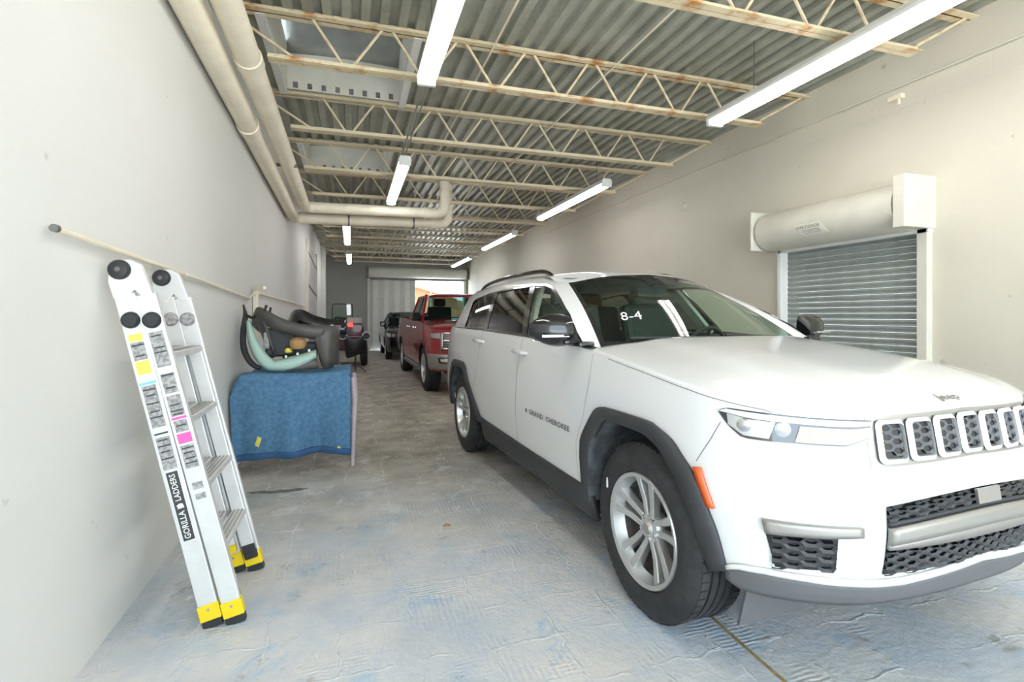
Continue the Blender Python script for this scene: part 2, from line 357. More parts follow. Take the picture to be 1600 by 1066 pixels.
# right wall with the shutter opening
DY0,DY1,DZ=3.08,4.54,2.10
m=MB()
m.box((XR+.1,(Y0+DY0)/2,2),(.2,DY0-Y0,4)); m.box((XR+.1,(DY1+Y1)/2,2),(.2,Y1-DY1,4)); m.box((XR+.1,(DY0+DY1)/2,(DZ+4)/2),(.2,DY1-DY0,4-DZ))
struct(m.build('wall_right','wall_r'),'long beige-grey painted block wall with a roll-up shutter')
BX0,BX1,BZ=.66,4.45,2.82
m=MB(); m.box(((XL+BX0)/2,Y1+.1,2),(BX0-XL,.2,4)); m.box(((XR+BX1)/2,Y1+.1,2),(XR-BX1,.2,4)); m.box(((BX0+BX1)/2,Y1+.1,(BZ+4)/2),(BX1-BX0,.2,4-BZ))
struct(m.build('wall_back','wall_b'),'grey painted back wall around an open doorway')
m=MB(); m.box((XL+.06,18.9,1.87),(.12,1.0,3.73)); struct(m.build('trim_1','wall_l'),'cream pilaster near the back corner')
# panelled blind doorway on the left wall
t=struct(thing('door_1','pale panelled door set in the left wall',None,(XL,14.0,0)))
del t['label']; t['label']='pale pinkish sheet-metal door in the left wall'
m=MB(); m.box((.02,0,1.52),(.04,3.0,3.04)); m.build('door_panel','pinkwall',t,bevel=.01)
for z in (1.0,2.0,2.75):
    m=MB(); m.bar((.05,-1.48,z+.10),(.05,1.48,z-.06),.02,.03); m.build('brace','steel',t)
for y in (-1.55,1.55):
    m=MB(); m.box((.03,y,1.56),(.07,.08,3.12)); m.build('door_frame','cream',t,bevel=.005)
# ceiling: fluted steel roof deck, sheet by sheet
ceil=bpy.data.objects.new('ceiling',None); COL.objects.link(ceil); struct(ceil,'fluted galvanised steel roof deck')
ceil.location=(1.8,9.7,ZD)
def deck_sheet(x0,x1,y0,y1):
    n=max(2,round((x1-x0)/.15)); p=(x1-x0)/n; prof=[]
    for i in range(n):
        a=x0+i*p; prof+=[(a,.0),(a+p*.42,0),(a+p*.52,.042),(a+p*.9,.042)]
    prof.append((x1,0))
    m=MB(); V=[];F=[]
    for y in (y0,y1): V+=[(x-1.8,y-9.7,z) for x,z in prof]
    k=len(prof); F=[(i,i+1,k+i+1,k+i) for i in range(k-1)]
    m.add(V,F); m.build('deck_sheet','deck',ceil,solid=-.004)
xs=[XL-.1,-.65,.5,1.41,2.32,3.23,4.14,XR+.1]
for i in range(len(xs)-1):
    ys=[Y0,4.34,5.72,7.42,8.72,14.5,Y1+.1] if i==1 else [Y0,6.2+.35*(i%2),13.4-.4*(i%2),Y1+.1]
    for j in range(len(ys)-1):
        if i==1 and j in (1,3): continue
        deck_sheet(xs[i],xs[i+1]+.006,ys[j],ys[j+1]+.004*(j%2))
m=MB(); m.box((1.8,8.8,4.60),(6.2,25.0,.12)); struct(m.build('trim_2','whitem'),'roof covering above the steel deck')
for k,(ya,yb) in enumerate(((4.34,5.72),(7.42,8.72))):
    t=thing('roof_vent',['roof vent shaft with dull metal dome nearest the front opening','smaller-looking roof vent shaft behind the first lamp row'][k],'roof vent',(-.075,(ya+yb)/2,ZD),0,'roof vents above the left side')
    L=(yb-ya)/2
    m=MB(); m.box((0,L,.2),(1.15,.03,.44)); m.build('curb_wall','hood_paint',t)
    m=MB(); m.box((0,-L,.2),(1.15,.03,.44)); m.build('curb_wall','hood_paint',t)
    for sx in (-1,1):
        m=MB(); m.box((sx*.575,0,.2),(.03,2*L,.44)); m.build('curb_wall','hood_paint',t)
        m=MB(); m.box((sx*.60,0,-.035),(.07,2*L+.1,.05)); m.build('frame_angle','whitem',t)
    m=MB(); m.grid(lambda u,v:((u-.5)*1.15,(v-.5)*2*L,.34+.30*math.sin(math.pi*v)**.8+.02*math.sin(math.pi*u)),10,14); m.build('dome','dome',t,smooth=True,solid=.01)
    m=MB(); m.tube([(-.5,-.3,.30),(-.2,-.22,.24),(.1,-.2,.22),(.4,-.28,.30)],.008,6); m.build('cable','cable',t)
    for q in range(8):
        m=MB(); m.box((-.48+q*.137,L-.022,.02),(.045,.012,.055)); m.build('deck_notch','steel',t)
# ------------------------------------------------------------------ bar joists
JD=.385; ordn=['first','second','third','fourth','fifth','sixth','seventh','eighth','ninth','tenth','eleventh','twelfth','thirteenth','fourteenth']
top_me=bot_me=web_me=None
def chord(len_,w,h):
    m=MB()
    for s in (-1,1):
        m.box((0,s*(w/4+.006),-h/2+.004),(len_,w/2,.008)); m.box((0,s*.010,0),(len_,.008,h))
    return m
jy=[1.22+1.524*k for k in range(13)]
A={}
for k,y in enumerate(jy):
    t=thing('bar_joist','%s open-web steel roof joist counted from the front opening'%ordn[k],'joist',(1.8,y,ZD-.03),0,'open-web roof joists')
    mm='joist' if k in (1,2,0) else 'joist2'
    def part(key,mb,name,loc,rot=(0,0,0)):
        kk=(key,mm)
        if kk not in A: A[kk]=mb().mesh(key); A[kk].materials.append(M[mm])
        o=bpy.data.objects.new(name,A[kk]); COL.objects.link(o); o.parent=t; o.location=loc; o.rotation_euler=rot
    part('tc',lambda:chord(5.6,.11,.05),'top_chord',(0,0,0))
    part('bc',lambda:chord(4.62,.09,.045).box((0,0,-.018),(4.62,.09,.006)),'bottom_chord',(-.10,0,-JD+.03))
    pan=.61; n=7
    xt=[-2.135+pan*i for i in range(n+1)]
    def webb(x0,x1):
        L=math.hypot(x1-x0,JD-.03); a=math.atan2(JD-.03,x1-x0)
        kk='w%.2f'%L
        part(kk,lambda:MB().tube([(-L/2,0,0),(L/2,0,0)],.0115,6),'web_bar',((x0+x1)/2,0,-(JD-.03)/2),(0,a,0))
    for i in range(n):
        xm=xt[i]+pan/2; webb(xt[i]+.03,xm-.03); webb(xt[i+1]-.03,xm+.03)
    webb(-2.78,xt[0]+pan/2-.07-.30); webb(2.78,xt[-1]-pan/2+.07+.24)
# bridging conduits under the deck
for (x,lab) in ((2.3,'thin bridging rod running back under the deck near the right lamps'),(1.15,'thin bridging rod running back under the middle of the deck')):
    m=MB(); m.tube([(x,.9,ZD-.07),(x,19.5,ZD-.07)],.009,6); tag(m.build('bridging_rod','cream'),lab,'rod')
# ------------------------------------------------------------------ fluorescent strip lights
def strip_light(x,y0,y1,z,label,two=True,w=.15):
    L=y1-y0; t=thing('strip_light',label,'light',(x,(y0+y1)/2,z),0,'fluorescent strip lights')
    m=MB(); m.prism([(-w/2,.06),(-w/2+.02,.10),(w/2-.02,.10),(w/2,.06),(w/2,.035),(-w/2,.035)],L,lambda a,b,c:(a,c-L/2,b)); m.build('housing','whitem',t)
    if two:
        for sx in (-w*.29,w*.29):
            m=MB(); m.tube([(sx,-L/2+.04,.012),(sx,L/2-.04,.012)],.018,12); m.build('tube','tube',t,smooth=True)
    else:
        m=MB(); m.prism([(-w/2+.005,.036),(-w/2+.02,.0),(-.03,-.02),(.03,-.02),(w/2-.02,.0),(w/2-.005,.036)],L-.08,lambda a,b,c:(a,c-L/2+.04,b)); m.build('lens','lens',t)
    for s in (-1,1):
        m=MB(); m.box((0,s*(L/2-.018),.03),(w*.95,.04,.085)); m.build('end_cap','whitem',t,bevel=.006)
    for s in (-.38,.38):
        zt=ZD-z-.02
        m=MB(); m.tube([(0,s*L,.10),(0,s*L,zt)],.004,5); m.build('hanger_wire','steel',t)
    return t
ZL=3.17
strip_light(.55,1.55,4.0,ZL,'bare twin-tube strip light nearest the front on the left row',True)
strip_light(.60,6.15,8.46,ZL,'white diffused strip light in front of the crossing drain pipes',False)
strip_light(-.11,10.7,13.6,ZL,'strip light just beyond the crossing drain pipes, left row',False)
strip_light(-.09,15.6,18.6,ZL,'farthest strip light of the left row by the back wall',False)
strip_light(3.26,-.2,4.05,ZL,'long bright strip light nearest the camera along the right wall',True,.17)
strip_light(3.36,6.35,9.0,ZL,'second strip light of the right row, above the white vehicle roof',False)
strip_light(3.44,10.8,13.6,ZL,'third strip light of the right row',False)
strip_light(3.56,15.7,18.7,ZL,'farthest strip light of the right row by the back wall',False)
m=MB(); m.tube([(.57,4.01,ZL+.13),(.57,6.14,ZL+.13)],.010,8); m.tube([(.61,4.01,ZL+.13),(.61,6.14,ZL+.13)],.007,8); tag(m.build('light_conduit','cable'),'grey conduit joining the two front lamps of the left row','conduit')
m=MB(); m.tube([(XR-.03,1.5,3.38),(XR-.03,6.0,3.40),(XR-.03,12.0,3.42)],.009,8); tag(m.build('wall_conduit','wall_r'),'painted conduit high along the right wall','conduit')
# ------------------------------------------------------------------ drain pipes on the left
def elbow(a,b,c,r,n=6):
    a,b,c=Vector(a),Vector(b),Vector(c); p=b+(a-b).normalized()*r; q=b+(c-b).normalized()*r
    return [tuple((1-t)**2*p+2*t*(1-t)*b+t*t*q) for t in [i/n for i in range(n+1)]]
PR=.088
def drain(name,label,pts,joints):
    t=thing(name,label,'pipe',pts[0])
    o=Vector(pts[0]); path=[pts[0]]
    for i in range(1,len(pts)-1): path+=elbow(pts[i-1],pts[i],pts[i+1],.16)
    path.append(pts[-1]); m=MB(); m.tube([Vector(p)-o for p in path],PR,20); m.build('pipe_run','cream',t,smooth=True)
    for p,d in joints:
        p=Vector(p)-o; d=Vector(d); m=MB(); m.tube([p-d*.06,p+d*.06],PR+.010,20); m.build('coupling','cream',t,smooth=True)
    return t,o
t,o=drain('drain_pipe','fat cream drain pipe against the left wall, lower of the two',[(XL+.10,-1.4,3.36),(XL+.10,9.02,2.97),(1.62,9.02,3.00),(1.62,9.02,3.70)],[((XL+.10,5.2,3.11),(0,1,-.04)),((1.36,9.02,3.0),(1,0,0)),((-.75,9.02,2.97),(1,0,0))])
for x in (-.05,1.02):
    m=MB(); m.lathe([(PR+.003,-.012),(PR+.012,-.012),(PR+.012,.012),(PR+.003,.012)],20,Vector((x,9.02,2.985))-o,'X',True); m.tube([Vector((x,9.02,3.07))-o,Vector((x,9.02,3.62))-o],.006,6); m.build('pipe_hanger','steel',t)
t,o=drain('drain_pipe','fat cream drain pipe nearer the room, upper of the two',[(XL+.295,-1.4,3.40),(XL+.295,8.63,3.08),(1.50,8.63,3.10),(1.50,8.63,3.72)],[((XL+.295,4.1,3.224),(0,1,-.04)),((1.2,8.63,3.098),(1,0,0))])
for y in (3.2,6.4):
    m=MB(); m.bar(Vector((XL+.012,y,3.30-.03*y))-o,Vector((XL+.40,y,3.30-.03*y))-o,.03,.03); m.build('wall_bracket','steel',t)
# thin pipe along the left wall with a bracket
t=thing('wall_pipe','thin cream pipe running along the left wall above the ladder','pipe',(XL,2.15,1.68))
def lw(y,z,x=.03): return (x,y-2.15,z-1.68)
m=MB(); m.tube([lw(2.15,1.68),lw(3.9,1.62),lw(5.40,1.56),lw(5.62,1.55),lw(5.9,1.60),lw(6.3,1.62),lw(9,1.60),lw(12.2,1.57)],.011,10); m.build('pipe_run','cream',t,smooth=True)
for y,z in ((2.15,1.68),(3.6,1.63)):
    m=MB(); m.lathe([(0,-.010),(.014,-.010),(.014,.010),(0,.010)],12,lw(y,z,.03),'Y'); m.build('end_fitting','steel' if y<3 else 'cream',t)
m=MB(); m.bar(lw(6.0,1.10,.03),lw(6.0,1.66,.03),.05,.05,(1,0,0)); m.bar(lw(6.0,1.66,.0),lw(5.7,1.66,.16),.03,.03); m.build('bracket','cream',t)
m=MB(); m.lathe([(0,-.05),(.05,-.05),(.055,-.01),(.075,0),(0,0)],16,(XR,6.33,2.96),'X'); tag(m.build('wall_stub','wall_r',smooth=True),'round capped pipe stub sticking out of the right wall','pipe stub')
for i,(x,y,z,dz,dy) in enumerate(((XR-.02,1.65,3.50,.10,.03),(XR-.02,3.3,3.30,.03,.05))):
    m=MB(); m.box((x,y,z),(.05,.12,.04)); m.box((x-.01,y-.03,z-.03),(.02,.02,.08)); tag(m.build('conduit_clamp','cream',bevel=.004),['small clamp on the right wall near the top corner','small clamp on the right wall above the shutter box'][i],'clamp')
# ------------------------------------------------------------------ roll-up shutter in the right wall
t=thing('rolling_shutter','closed galvanised roll-up shutter with cream hood box','shutter',(XR,(DY0+DY1)/2,0))
sl=MB(); HS=.058
sl.prism([(0,0),(-.006,.004),(-.007,.010),(-.003,.016),(-.006,.024),(-.010,.036),(-.009,.046),(-.003,.054),(0,.057),(.006,.057),(.006,0)],DY1-DY0-.02,lambda a,b,c:(a,c-(DY1-DY0)/2+.01,b))
sme=sl.mesh('slat'); sme.materials.append(M['slat'])
for i in range(36):
    o_=bpy.data.objects.new('slat',sme); COL.objects.link(o_); o_.parent=t; o_.location=(.04,0,.01+i*HS)
for s,w in ((-1,.085),(1,.05)):
    m=MB(); m.box((.0,s*((DY1-DY0)/2+.02),1.06),(.12,w,2.12)); m.build('guide_rail','hood_paint' if s<0 else 'whitem',t,bevel=.006)
m=MB(); m.prism([(.10,2.10),(-.14,2.095)]+[(-.145-.20*math.sin(k*math.pi/12),2.30-.205*math.cos(k*math.pi/12)) for k in range(1,12)]+[(-.14,2.505),(.10,2.52)],1.50,lambda a,b,c:(a,c-.70,b)); m.build('hood_box','hood_paint',t,smooth=True,angle=30)
for y,d in ((-.82,.10),(.80,.02)):
    m=MB(); m.box((-.17,y+.05,2.315),(.37,.10 if d>.05 else .03,.43)); m.build('end_plate','hood_paint',t,bevel=.008)
m=MB(); m.box((-.03,0,2.085),(.06,1.60,.03)); m.build('head_bar','whitem',t)
lab=MB(); lab.grid(lambda u,v:(lambda z,y:(-.147-math.sqrt(.20**2-(z-2.30)**2*.95),y,z))(lerp(2.285,2.17,v),.26-.28*u-.07*v),2,6)
lo=lab.build('hood_label','paperl',t,solid=.002)
def fn(a,b): return (-.3535,.105-a,2.247+b)
textobj('label_lettering','SAFE-T-DOOR',.042,fn,'ink',lo,bold=True)
for k in range(3):
    lab=MB(); lab.box((-.350+.0030*k+.001*k*k,.075-.012*k,2.215-.014*k),(.006,.20,.005)); lab.build('fine_print','label',lo)
# ------------------------------------------------------------------ back doorway
t=thing('rolling_door','large roll-up door in the back wall, rolled open into its barrel','door',((BX0+BX1)/2,Y1,0))
WB=BX1-BX0
m=MB(); m.lathe([(0,-WB/2-.05),(.20,-WB/2-.05),(.215,-WB/2),(.215,WB/2),(.20,WB/2+.05),(0,WB/2+.05)],24,(0,-.22,3.08),'X'); m.build('barrel','rib',t,smooth=True)
for s in (-1,1):
    m=MB(); m.box((s*(WB/2+.07),-.20,3.08),(.05,.46,.50)); m.build('end_bracket','steel',t)
    m=MB(); m.box((s*(WB/2+.03),-.05,1.42),(.10,.10,2.84)); m.build('guide_rail','rib',t)
m=MB(); m.box((0,-.06,BZ+.02),(WB,.08,.10)); m.build('head_bar','steel',t)
t=thing('accordion_gate','cream folding accordion gate half across the back doorway','gate',(BX0,Y1+.09,0))
for i in range(9):
    w=.225; x=-.06+i*.207; a=.45 if i%2 else -.45
    m=MB(); m.box((0,0,1.405),(w,.025,2.81)); o_=m.build('gate_panel','whitem',t); o_.location=(x+.1,0,0); o_.rotation_euler=(0,0,a)
for z in (.35,.7,1.05,1.4,1.75,2.1,2.45):
    m=MB(); m.box((.92,-.06,z),(1.84,.012,.016)); m.build('scissor_bar','rib',t)
# outside
m=MB(); m.box((1.5,48,-.12),(70,53.6,.2)); struct(m.build('ground_back','asphalt'),'concrete yard beyond the back doorway')
m=MB(); m.box((1.5,-23.8,-.12),(70,40.8,.2)); struct(m.build('ground_front','asphalt'),'sunlit concrete apron before the front opening')
t=thing('orange_building','orange building with sloping roof edge beyond the back doorway','building',(6.2,44,0))
m=MB(); m.prism([(-2.2,0),(-2.2,3.6),(-1.0,3.75),(2.4,2.75),(8,1.6),(8,0)],6,lambda a,b,c:(a,c,b)); m.build('wall','terracotta',t)
m=MB(); m.bar((-2.3,-.1,3.62),(-.95,-.1,3.78),.3,.10); m.bar((-.95,-.1,3.78),(2.45,-.1,2.78),.3,.10); m.build('roof_edge','terracotta',t)
for x in (.2,):
    m=MB(); m.tube([(x,-.3,0),(x,-.3,4.1),(x+.3,-.3,4.6)],.05,8); m.build('lamp_post','cable',t)

# ------------------------------------------------------------------ car building kit
def resample(P,n):
    a=[0]
    for p,q in zip(P,P[1:]): a.append(a[-1]+math.dist(p,q))
    out=[]
    for i in range(n+1):
        t=a[-1]*i/n; j=min(len(P)-2,max(0,bisect.bisect_right(a,t)-1)); u=(t-a[j])/max(1e-9,a[j+1]-a[j])
        out.append(tuple(lerp(x,y,u) for x,y in zip(P[j],P[j+1])))
    return out
def loft(mb,A,B,fn,rows=1,n=None):
    """surface ruled between polylines A and B (2-D points), mapped by fn(a,b)->xyz"""
    if n: A,B=resample(A,n),resample(B,n)
    k=len(A)-1
    def g(u,v):
        i=min(k,int(round(u*k))); a,b=A[i],B[i]; return fn(lerp(a[0],b[0],v),lerp(a[1],b[1],v))
    return mb.grid(g,k,rows)
def onsurf(sh,side,off=0,byx=False):
    if byx: return lambda x,z: sh.S(sh.sx(x),z,side,off)
    return lambda s,z: sh.S(s,z,side,off)
def body_shell(sh,zb,zt,ns=150,nz=16):
    mb=MB(); q=[sh.L*i/ns for i in range(ns+1)]
    for side in (-1,1):
        def g(u,v):
            s=q[int(round(u*ns))]; x=sh.plan(s)[0]; a,b=zb(x,s),zt(x,s); return sh.S(s,lerp(a,b,v),side)
        mb.grid(g,ns,nz)
    return mb
def arch_outline(cx,zs,ws):
    """points of a trapezoid wheel-arch (x,z) from rear foot over the top to the front foot"""
    return [(cx+w,z) for w,z in zip(ws,zs)]
def tyre_profile(R,rim,w):
    h=w/2; g=.007
    p=[(rim,-h*.82),(rim+.015,-h*.95),(rim+(R-rim)*.45,-h*1.0),(R-.035,-h*.93),(R-.012,-h*.84)]
    xs=[-.80,-.47,-.41,-.17,-.11,.11,.17,.41,.47,.80]
    for i,a in enumerate(xs):
        if i in (0,9): p.append((R-.004,h*a))
        else: p.append((R if True else R,h*a)); 
    q=p[:5]
    q+=[(R-.004,-h*.80),(R,-h*.52)]
    for c in (-.44,-.14,.14,.44):
        q+=[(R,h*(c-.045)),(R-.010,h*(c-.035)),(R-.010,h*(c+.035)),(R,h*(c+.045))]
    q+=[(R,h*.52),(R-.004,h*.80),(R-.012,h*.84),(R-.035,h*.93),(rim+(R-rim)*.45,h),(rim+.015,h*.95),(rim,h*.82)]
    return q
_wheels={}
def wheel(parent,loc,side,R=.39,rim=.248,w=.27,style='suv',steer=0):
    """side -1: outer face toward -y"""
    key=(R,rim,w,style)
    if key in _wheels:
        c=copy_tree(_wheels[key],parent); c.location=loc; c.rotation_euler=(0,0,(0 if side<0 else math.pi)+steer); return c
    h=w/2; yo=-h*.82
    m=MB(); m.lathe([(rim-.030,-h*.50),(rim-.020,-h*.70),(rim-.014,-h*.93),(rim+.004,-h*.97),(rim+.008,-h*.9)],48,(0,0,0),'Y')
    wo=m.build('wheel','alloy',parent,smooth=True,angle=30); wo.location=loc; wo.rotation_euler=(0,0,(0 if side<0 else math.pi)+steer)
    m=MB(); m.lathe(tyre_profile(R,rim,w),64,(0,0,0),'Y')
    # tread sipes: shallow cross bars on the outer shoulder
    m.build('tyre','rubber',wo,smooth=True,angle=28)
    m=MB(); m.lathe([(rim+.004,h*.85),(rim-.02,h*.8),(rim-.035,h*.2),(rim-.030,-h*.50)],40,(0,0,0),'Y'); m.build('rim_barrel','steel',wo,smooth=True)
    nb=60
    m=MB()
    for k in range(nb):
        t=2*math.pi*k/nb; 
        for sg in (-1,1):
            M4=Matrix.Rotation(-t,4,'Y')@Matrix.Translation((R-.0035,sg*h*.665,0)); m.box((0,0,0),(.012,h*.27,2*math.pi*R/nb*.80),M4=M4)
    m.build('tread_blocks','rubber',wo)['kind']='stuff'
    m=MB(); m.lathe([(0,-.012),(rim*.62,-.012),(rim*.62,.012),(0,.012)],40,(0,h*.1,0),'Y'); m.build('brake_disc','steel',wo,smooth=True)
    m=MB(); m.box((-rim*.42,-h*.02,rim*.25),(rim*.35,.07,rim*.6)); m.build('brake_caliper','steel',wo,bevel=.015)
    ns=5 if style=='suv' else 6
    yf=-h*.74; sm=None
    for k in range(ns):
        t=2*math.pi*k/ns+math.pi/2
        for d in ((-1,1) if style=='suv' else (0,)):
            if style=='suv':
                a0=(.035,d*.020); a1=(rim-.022,d*.048); w0,w1=.034,.050
            else: a0=(.03,0); a1=(rim-.02,0); w0,w1=.05,.075
            kk=(d,)
            def P(a,wd,y):
                return [(a[0],a[1]-wd/2,y),(a[0],a[1]+wd/2,y)]
            V=[]
            for (a,wd,y0,y1) in ((a0,w0,yf+.022,yf+.060),((lerp(a0[0],a1[0],.5),lerp(a0[1],a1[1],.35)),lerp(w0,w1,.4),yf+.012,yf+.050),(a1,w1,yf-.010,yf+.040)):
                V+=[(a[0],y0,a[1]-wd/2+.005),(a[0],y0,a[1]+wd/2-.005),(a[0],y1,a[1]+wd/2),(a[0],y1,a[1]-wd/2)]
            F=[(0,3,2,1),(8,9,10,11)]+[(i*4+j,i*4+(j+1)%4,(i+1)*4+(j+1)%4,(i+1)*4+j) for i in range(2) for j in range(4)]
            R4=Matrix.Rotation(-t,4,'Y'); m=MB(); m.add([R4@Vector(v) for v in V],F); m.build('spoke','alloy',wo,bevel=.004)
    m=MB(); m.lathe([(0,yf+.008),(.030,yf+.008),(.036,yf+.016),(.06,yf+.020),(.075,yf+.04),(.075,yf+.08),(0,yf+.08)],32,(0,0,0),'Y'); m.build('hub','alloy',wo,smooth=True)
    m=MB(); m.lathe([(0,yf+.001),(.024,yf+.002),(.028,yf+.01),(0,yf+.01)],24,(0,0,0),'Y'); m.build('centre_cap','satin',wo,smooth=True)
    for k in range(5):
        t=2*math.pi*(k+.5)/5+math.pi/2; m=MB(); m.lathe([(0,yf+.008),(.009,yf+.009),(.0105,yf+.014),(.0105,yf+.04)],6,(.052*math.cos(t),0,.052*math.sin(t)),'Y'); m.build('lug_nut','chrome',wo)
    if style=='suv':
        m=MB(); m.box((-.275,-h*1.0,.135),(.012,.004,.050)); m.build('chalk_mark','markwhite',wo)
    _wheels[key]=wo; return wo
def hexnet(sh,side,s0,s1,zlo,zhi,cw,ch,bar,off,clip=None):
    """honeycomb bars over a region of the body surface; zlo,zhi functions of s"""
    mb=MB(); rows=int((1.2)/ch)
    zc=0
    i=0; s=s0+cw/2; col=0
    while s<s1+cw:
        z=(.3 if col%2 else .3+ch/2)
        while z<1.2:
            if s0<=s<=s1 and zlo(s)+.2*ch<z<zhi(s)-.2*ch:
                hx=[(s+cw*.67*math.cos(t),z+ch*.577*math.sin(t)) for t in [math.pi/3*k for k in range(6)]]
                for k in range(6):
                    p,q=hx[k],hx[(k+1)%6]
                    cl=lambda r:(min(s1,max(s0,r[0])),min(zhi(min(s1,max(s0,r[0]))),max(zlo(min(s1,max(s0,r[0]))),r[1])))
                    inn=lambda r:(s+(r[0]-s)*(1-bar/cw*2.2),z+(r[1]-z)*(1-bar/ch*2.2))
                    a,b,c,d=cl(p),cl(q),cl(inn(q)),cl(inn(p))
                    V=[sh.S(*a,side,off),sh.S(*b,side,off),sh.S(*c,side,off-.006),sh.S(*d,side,off-.006)]
                    mb.add(V,[(0,1,2,3)])
            z+=ch
        s+=cw; col+=1
    return mb
def ring(mb,outer,inner,fn_o,fn_i):
    """closed raised frame between outline lists (same length)"""
    n=len(outer); V=[fn_o(*p) for p in outer]+[fn_i(*p) for p in inner]
    mb.add(V,[(i,(i+1)%n,n+(i+1)%n,n+i) for i in range(n)]); return mb
def roundrect(s0,s1,z0,z1,r,n=3):
    P=[]
    for cx,cz,a in ((s1-r,z1-r,0),(s0+r,z1-r,90),(s0+r,z0+r,180),(s1-r,z0+r,270)):
        for k in range(n+1):
            t=math.radians(a+90*k/n); P.append((cx+r*math.cos(t),cz+r*math.sin(t)))
    return P
# ------------------------------------------------------------------ the white SUV
suv=thing('white_suv','large white three-row SUV parked nose out beside the right wall','car',(2.2122,2.1399,0),math.atan2(-.99814,.06098))
FA=[(-.545,.36),(-.52,.66),(-.50,.72),(-.385,.865),(-.33,.90),(-.26,.912),(.06,.912),(.14,.898),(.235,.862),(.29,.815),(.355,.75),(.40,.66),(.445,.55),(.475,.41)]
FI=[(-.475,.36),(-.425,.64),(-.40,.70),(-.315,.80),(-.28,.835),(-.22,.852),(.03,.852),(.09,.842),(.165,.812),(.21,.772),(.27,.71),(.315,.63),(.37,.50),(.41,.38)]
def shift(P,dx): return [(x+dx,z) for x,z in P]
RA=[(-2.40,.42),(-2.55,.56),(-2.66,.655),(-2.78,.76),(-2.87,.86),(-2.93,.90),(-3.02,.918),(-3.28,.918),(-3.36,.90),(-3.42,.86),(-3.54,.70),(-3.60,.55),(-3.62,.42)]
RI=[(-2.52,.40),(-2.64,.53),(-2.73,.63),(-2.83,.725),(-2.91,.805),(-2.96,.838),(-3.03,.852),(-3.25,.852),(-3.32,.835),(-3.36,.80),(-3.47,.66),(-3.52,.53),(-3.54,.40)]
FA,FI=resample(catmull(FA,6),52),resample(catmull(FI,6),52); RA,RI=resample(catmull(RA,6),52),resample(catmull(RI,6),52)
fam=sorted([((a[0]+b[0])/2,(a[1]+b[1])/2) for a,b in zip(FA,FI)]); ram=sorted([((a[0]+b[0])/2,(a[1]+b[1])/2) for a,b in zip(RA,RI)])
def suv_zb(x,s):
    if fam[0][0]<x<fam[-1][0] and s<3: return max(.41,tab(fam,x))
    if ram[0][0]<x<ram[-1][0]: return max(.41,tab(ram,x))
    if x>.4: return .40
    return .40
ZT=[(-4.3,1.25),(-3.3,1.245),(-2.5,1.24),(-1.5,1.222),(-.6,1.197),(-.3,1.165),(0,1.13),(.3,1.088),(.5,1.055),(.62,1.035),(.8,1.03)]
def suv_zt(x,s): return tab(ZT,x)
mb=body_shell(SUV,suv_zb,suv_zt,230,18); mb.build('body','suvwhite',suv,smooth=True,angle=60)
# hood: patch spanned between the two fender edges, the nose edge and the cowl
sc=SUV.sy(.70); scw=SUV.sx(-.52)
def edge(q): # half edge point by arc length
    s=abs(q); x=SUV.plan(s)[0]; return SUV.S(s,suv_zt(x,s),-1 if q>0 else 1)
def hood(u,v):   # u 0..1 from cowl to nose; v 0..1 from right (-y) to left
    a=edge(lerp(scw,sc,u)); b=edge(-lerp(scw,sc,u))
    c=(-.52+.13*math.sin(math.pi*v),lerp(edge(scw)[1],edge(-scw)[1],v),edge(scw)[2]); d=edge(lerp(sc,-sc,v))
    c0,c1,d0,d1=edge(scw),edge(-scw),edge(sc),edge(-sc)
    P=[]
    for i in range(3):
        P.append((1-v)*a[i]+v*b[i]+(1-u)*c[i]+u*d[i]-((1-u)*(1-v)*c0[i]+(1-u)*v*c1[i]+u*(1-v)*d0[i]+u*v*d1[i]))
    e=abs(2*v-1); k=(1-e**4)*(1-max(0,u)**5)
    bulge=.052+.016*(1/(1+math.exp((e-.62)*30)))
    P[2]+=bulge*k
    return tuple(P)
mb=MB(); mb.grid(hood,44,56); mb.build('hood','suvwhite',suv,smooth=True,angle=80,solid=.004)
# hood shut line and door seams: thin dark grooves on the skin
def seam(name,P,sh,w=.004,off=.0012,byx=True,sides=(-1,1),n=40):
    for sd_ in sides:
        P2=resample(P,n); f=onsurf(sh,sd_,off,byx); m=MB()
        A=[];B=[]
        for i,(a,b) in enumerate(P2):
            p,q=P2[max(0,i-1)],P2[min(n,i+1)]; dx,dz=q[0]-p[0],q[1]-p[1]; L=math.hypot(dx,dz) or 1
            A.append((a-dz/L*w/2,b+dx/L*w/2)); B.append((a+dz/L*w/2,b-dx/L*w/2))
        loft(m,A,B,f); m.build(name,'seam',suv)
seam('door_seam',[(-.46,1.17),(-.47,1.0),(-.52,.80),(-.60,.66),(-.60,.43)],SUV,.0022)
seam('door_seam',[(-1.50,1.215),(-1.53,.95),(-1.545,.7),(-1.545,.42)],SUV)
seam('door_seam',[(-2.46,1.235),(-2.50,1.05),(-2.52,.9),(-2.62,.70)],SUV)
seam('bumper_seam',[(.36,.80),(.42,.90),(.455,.972)],SUV,.003)
seam('hood_seam',[(.60,1.022),(.585,1.030),(.50,1.046),(.30,1.078),(0,1.12),(-.30,1.155)],SUV,.003,.0015)
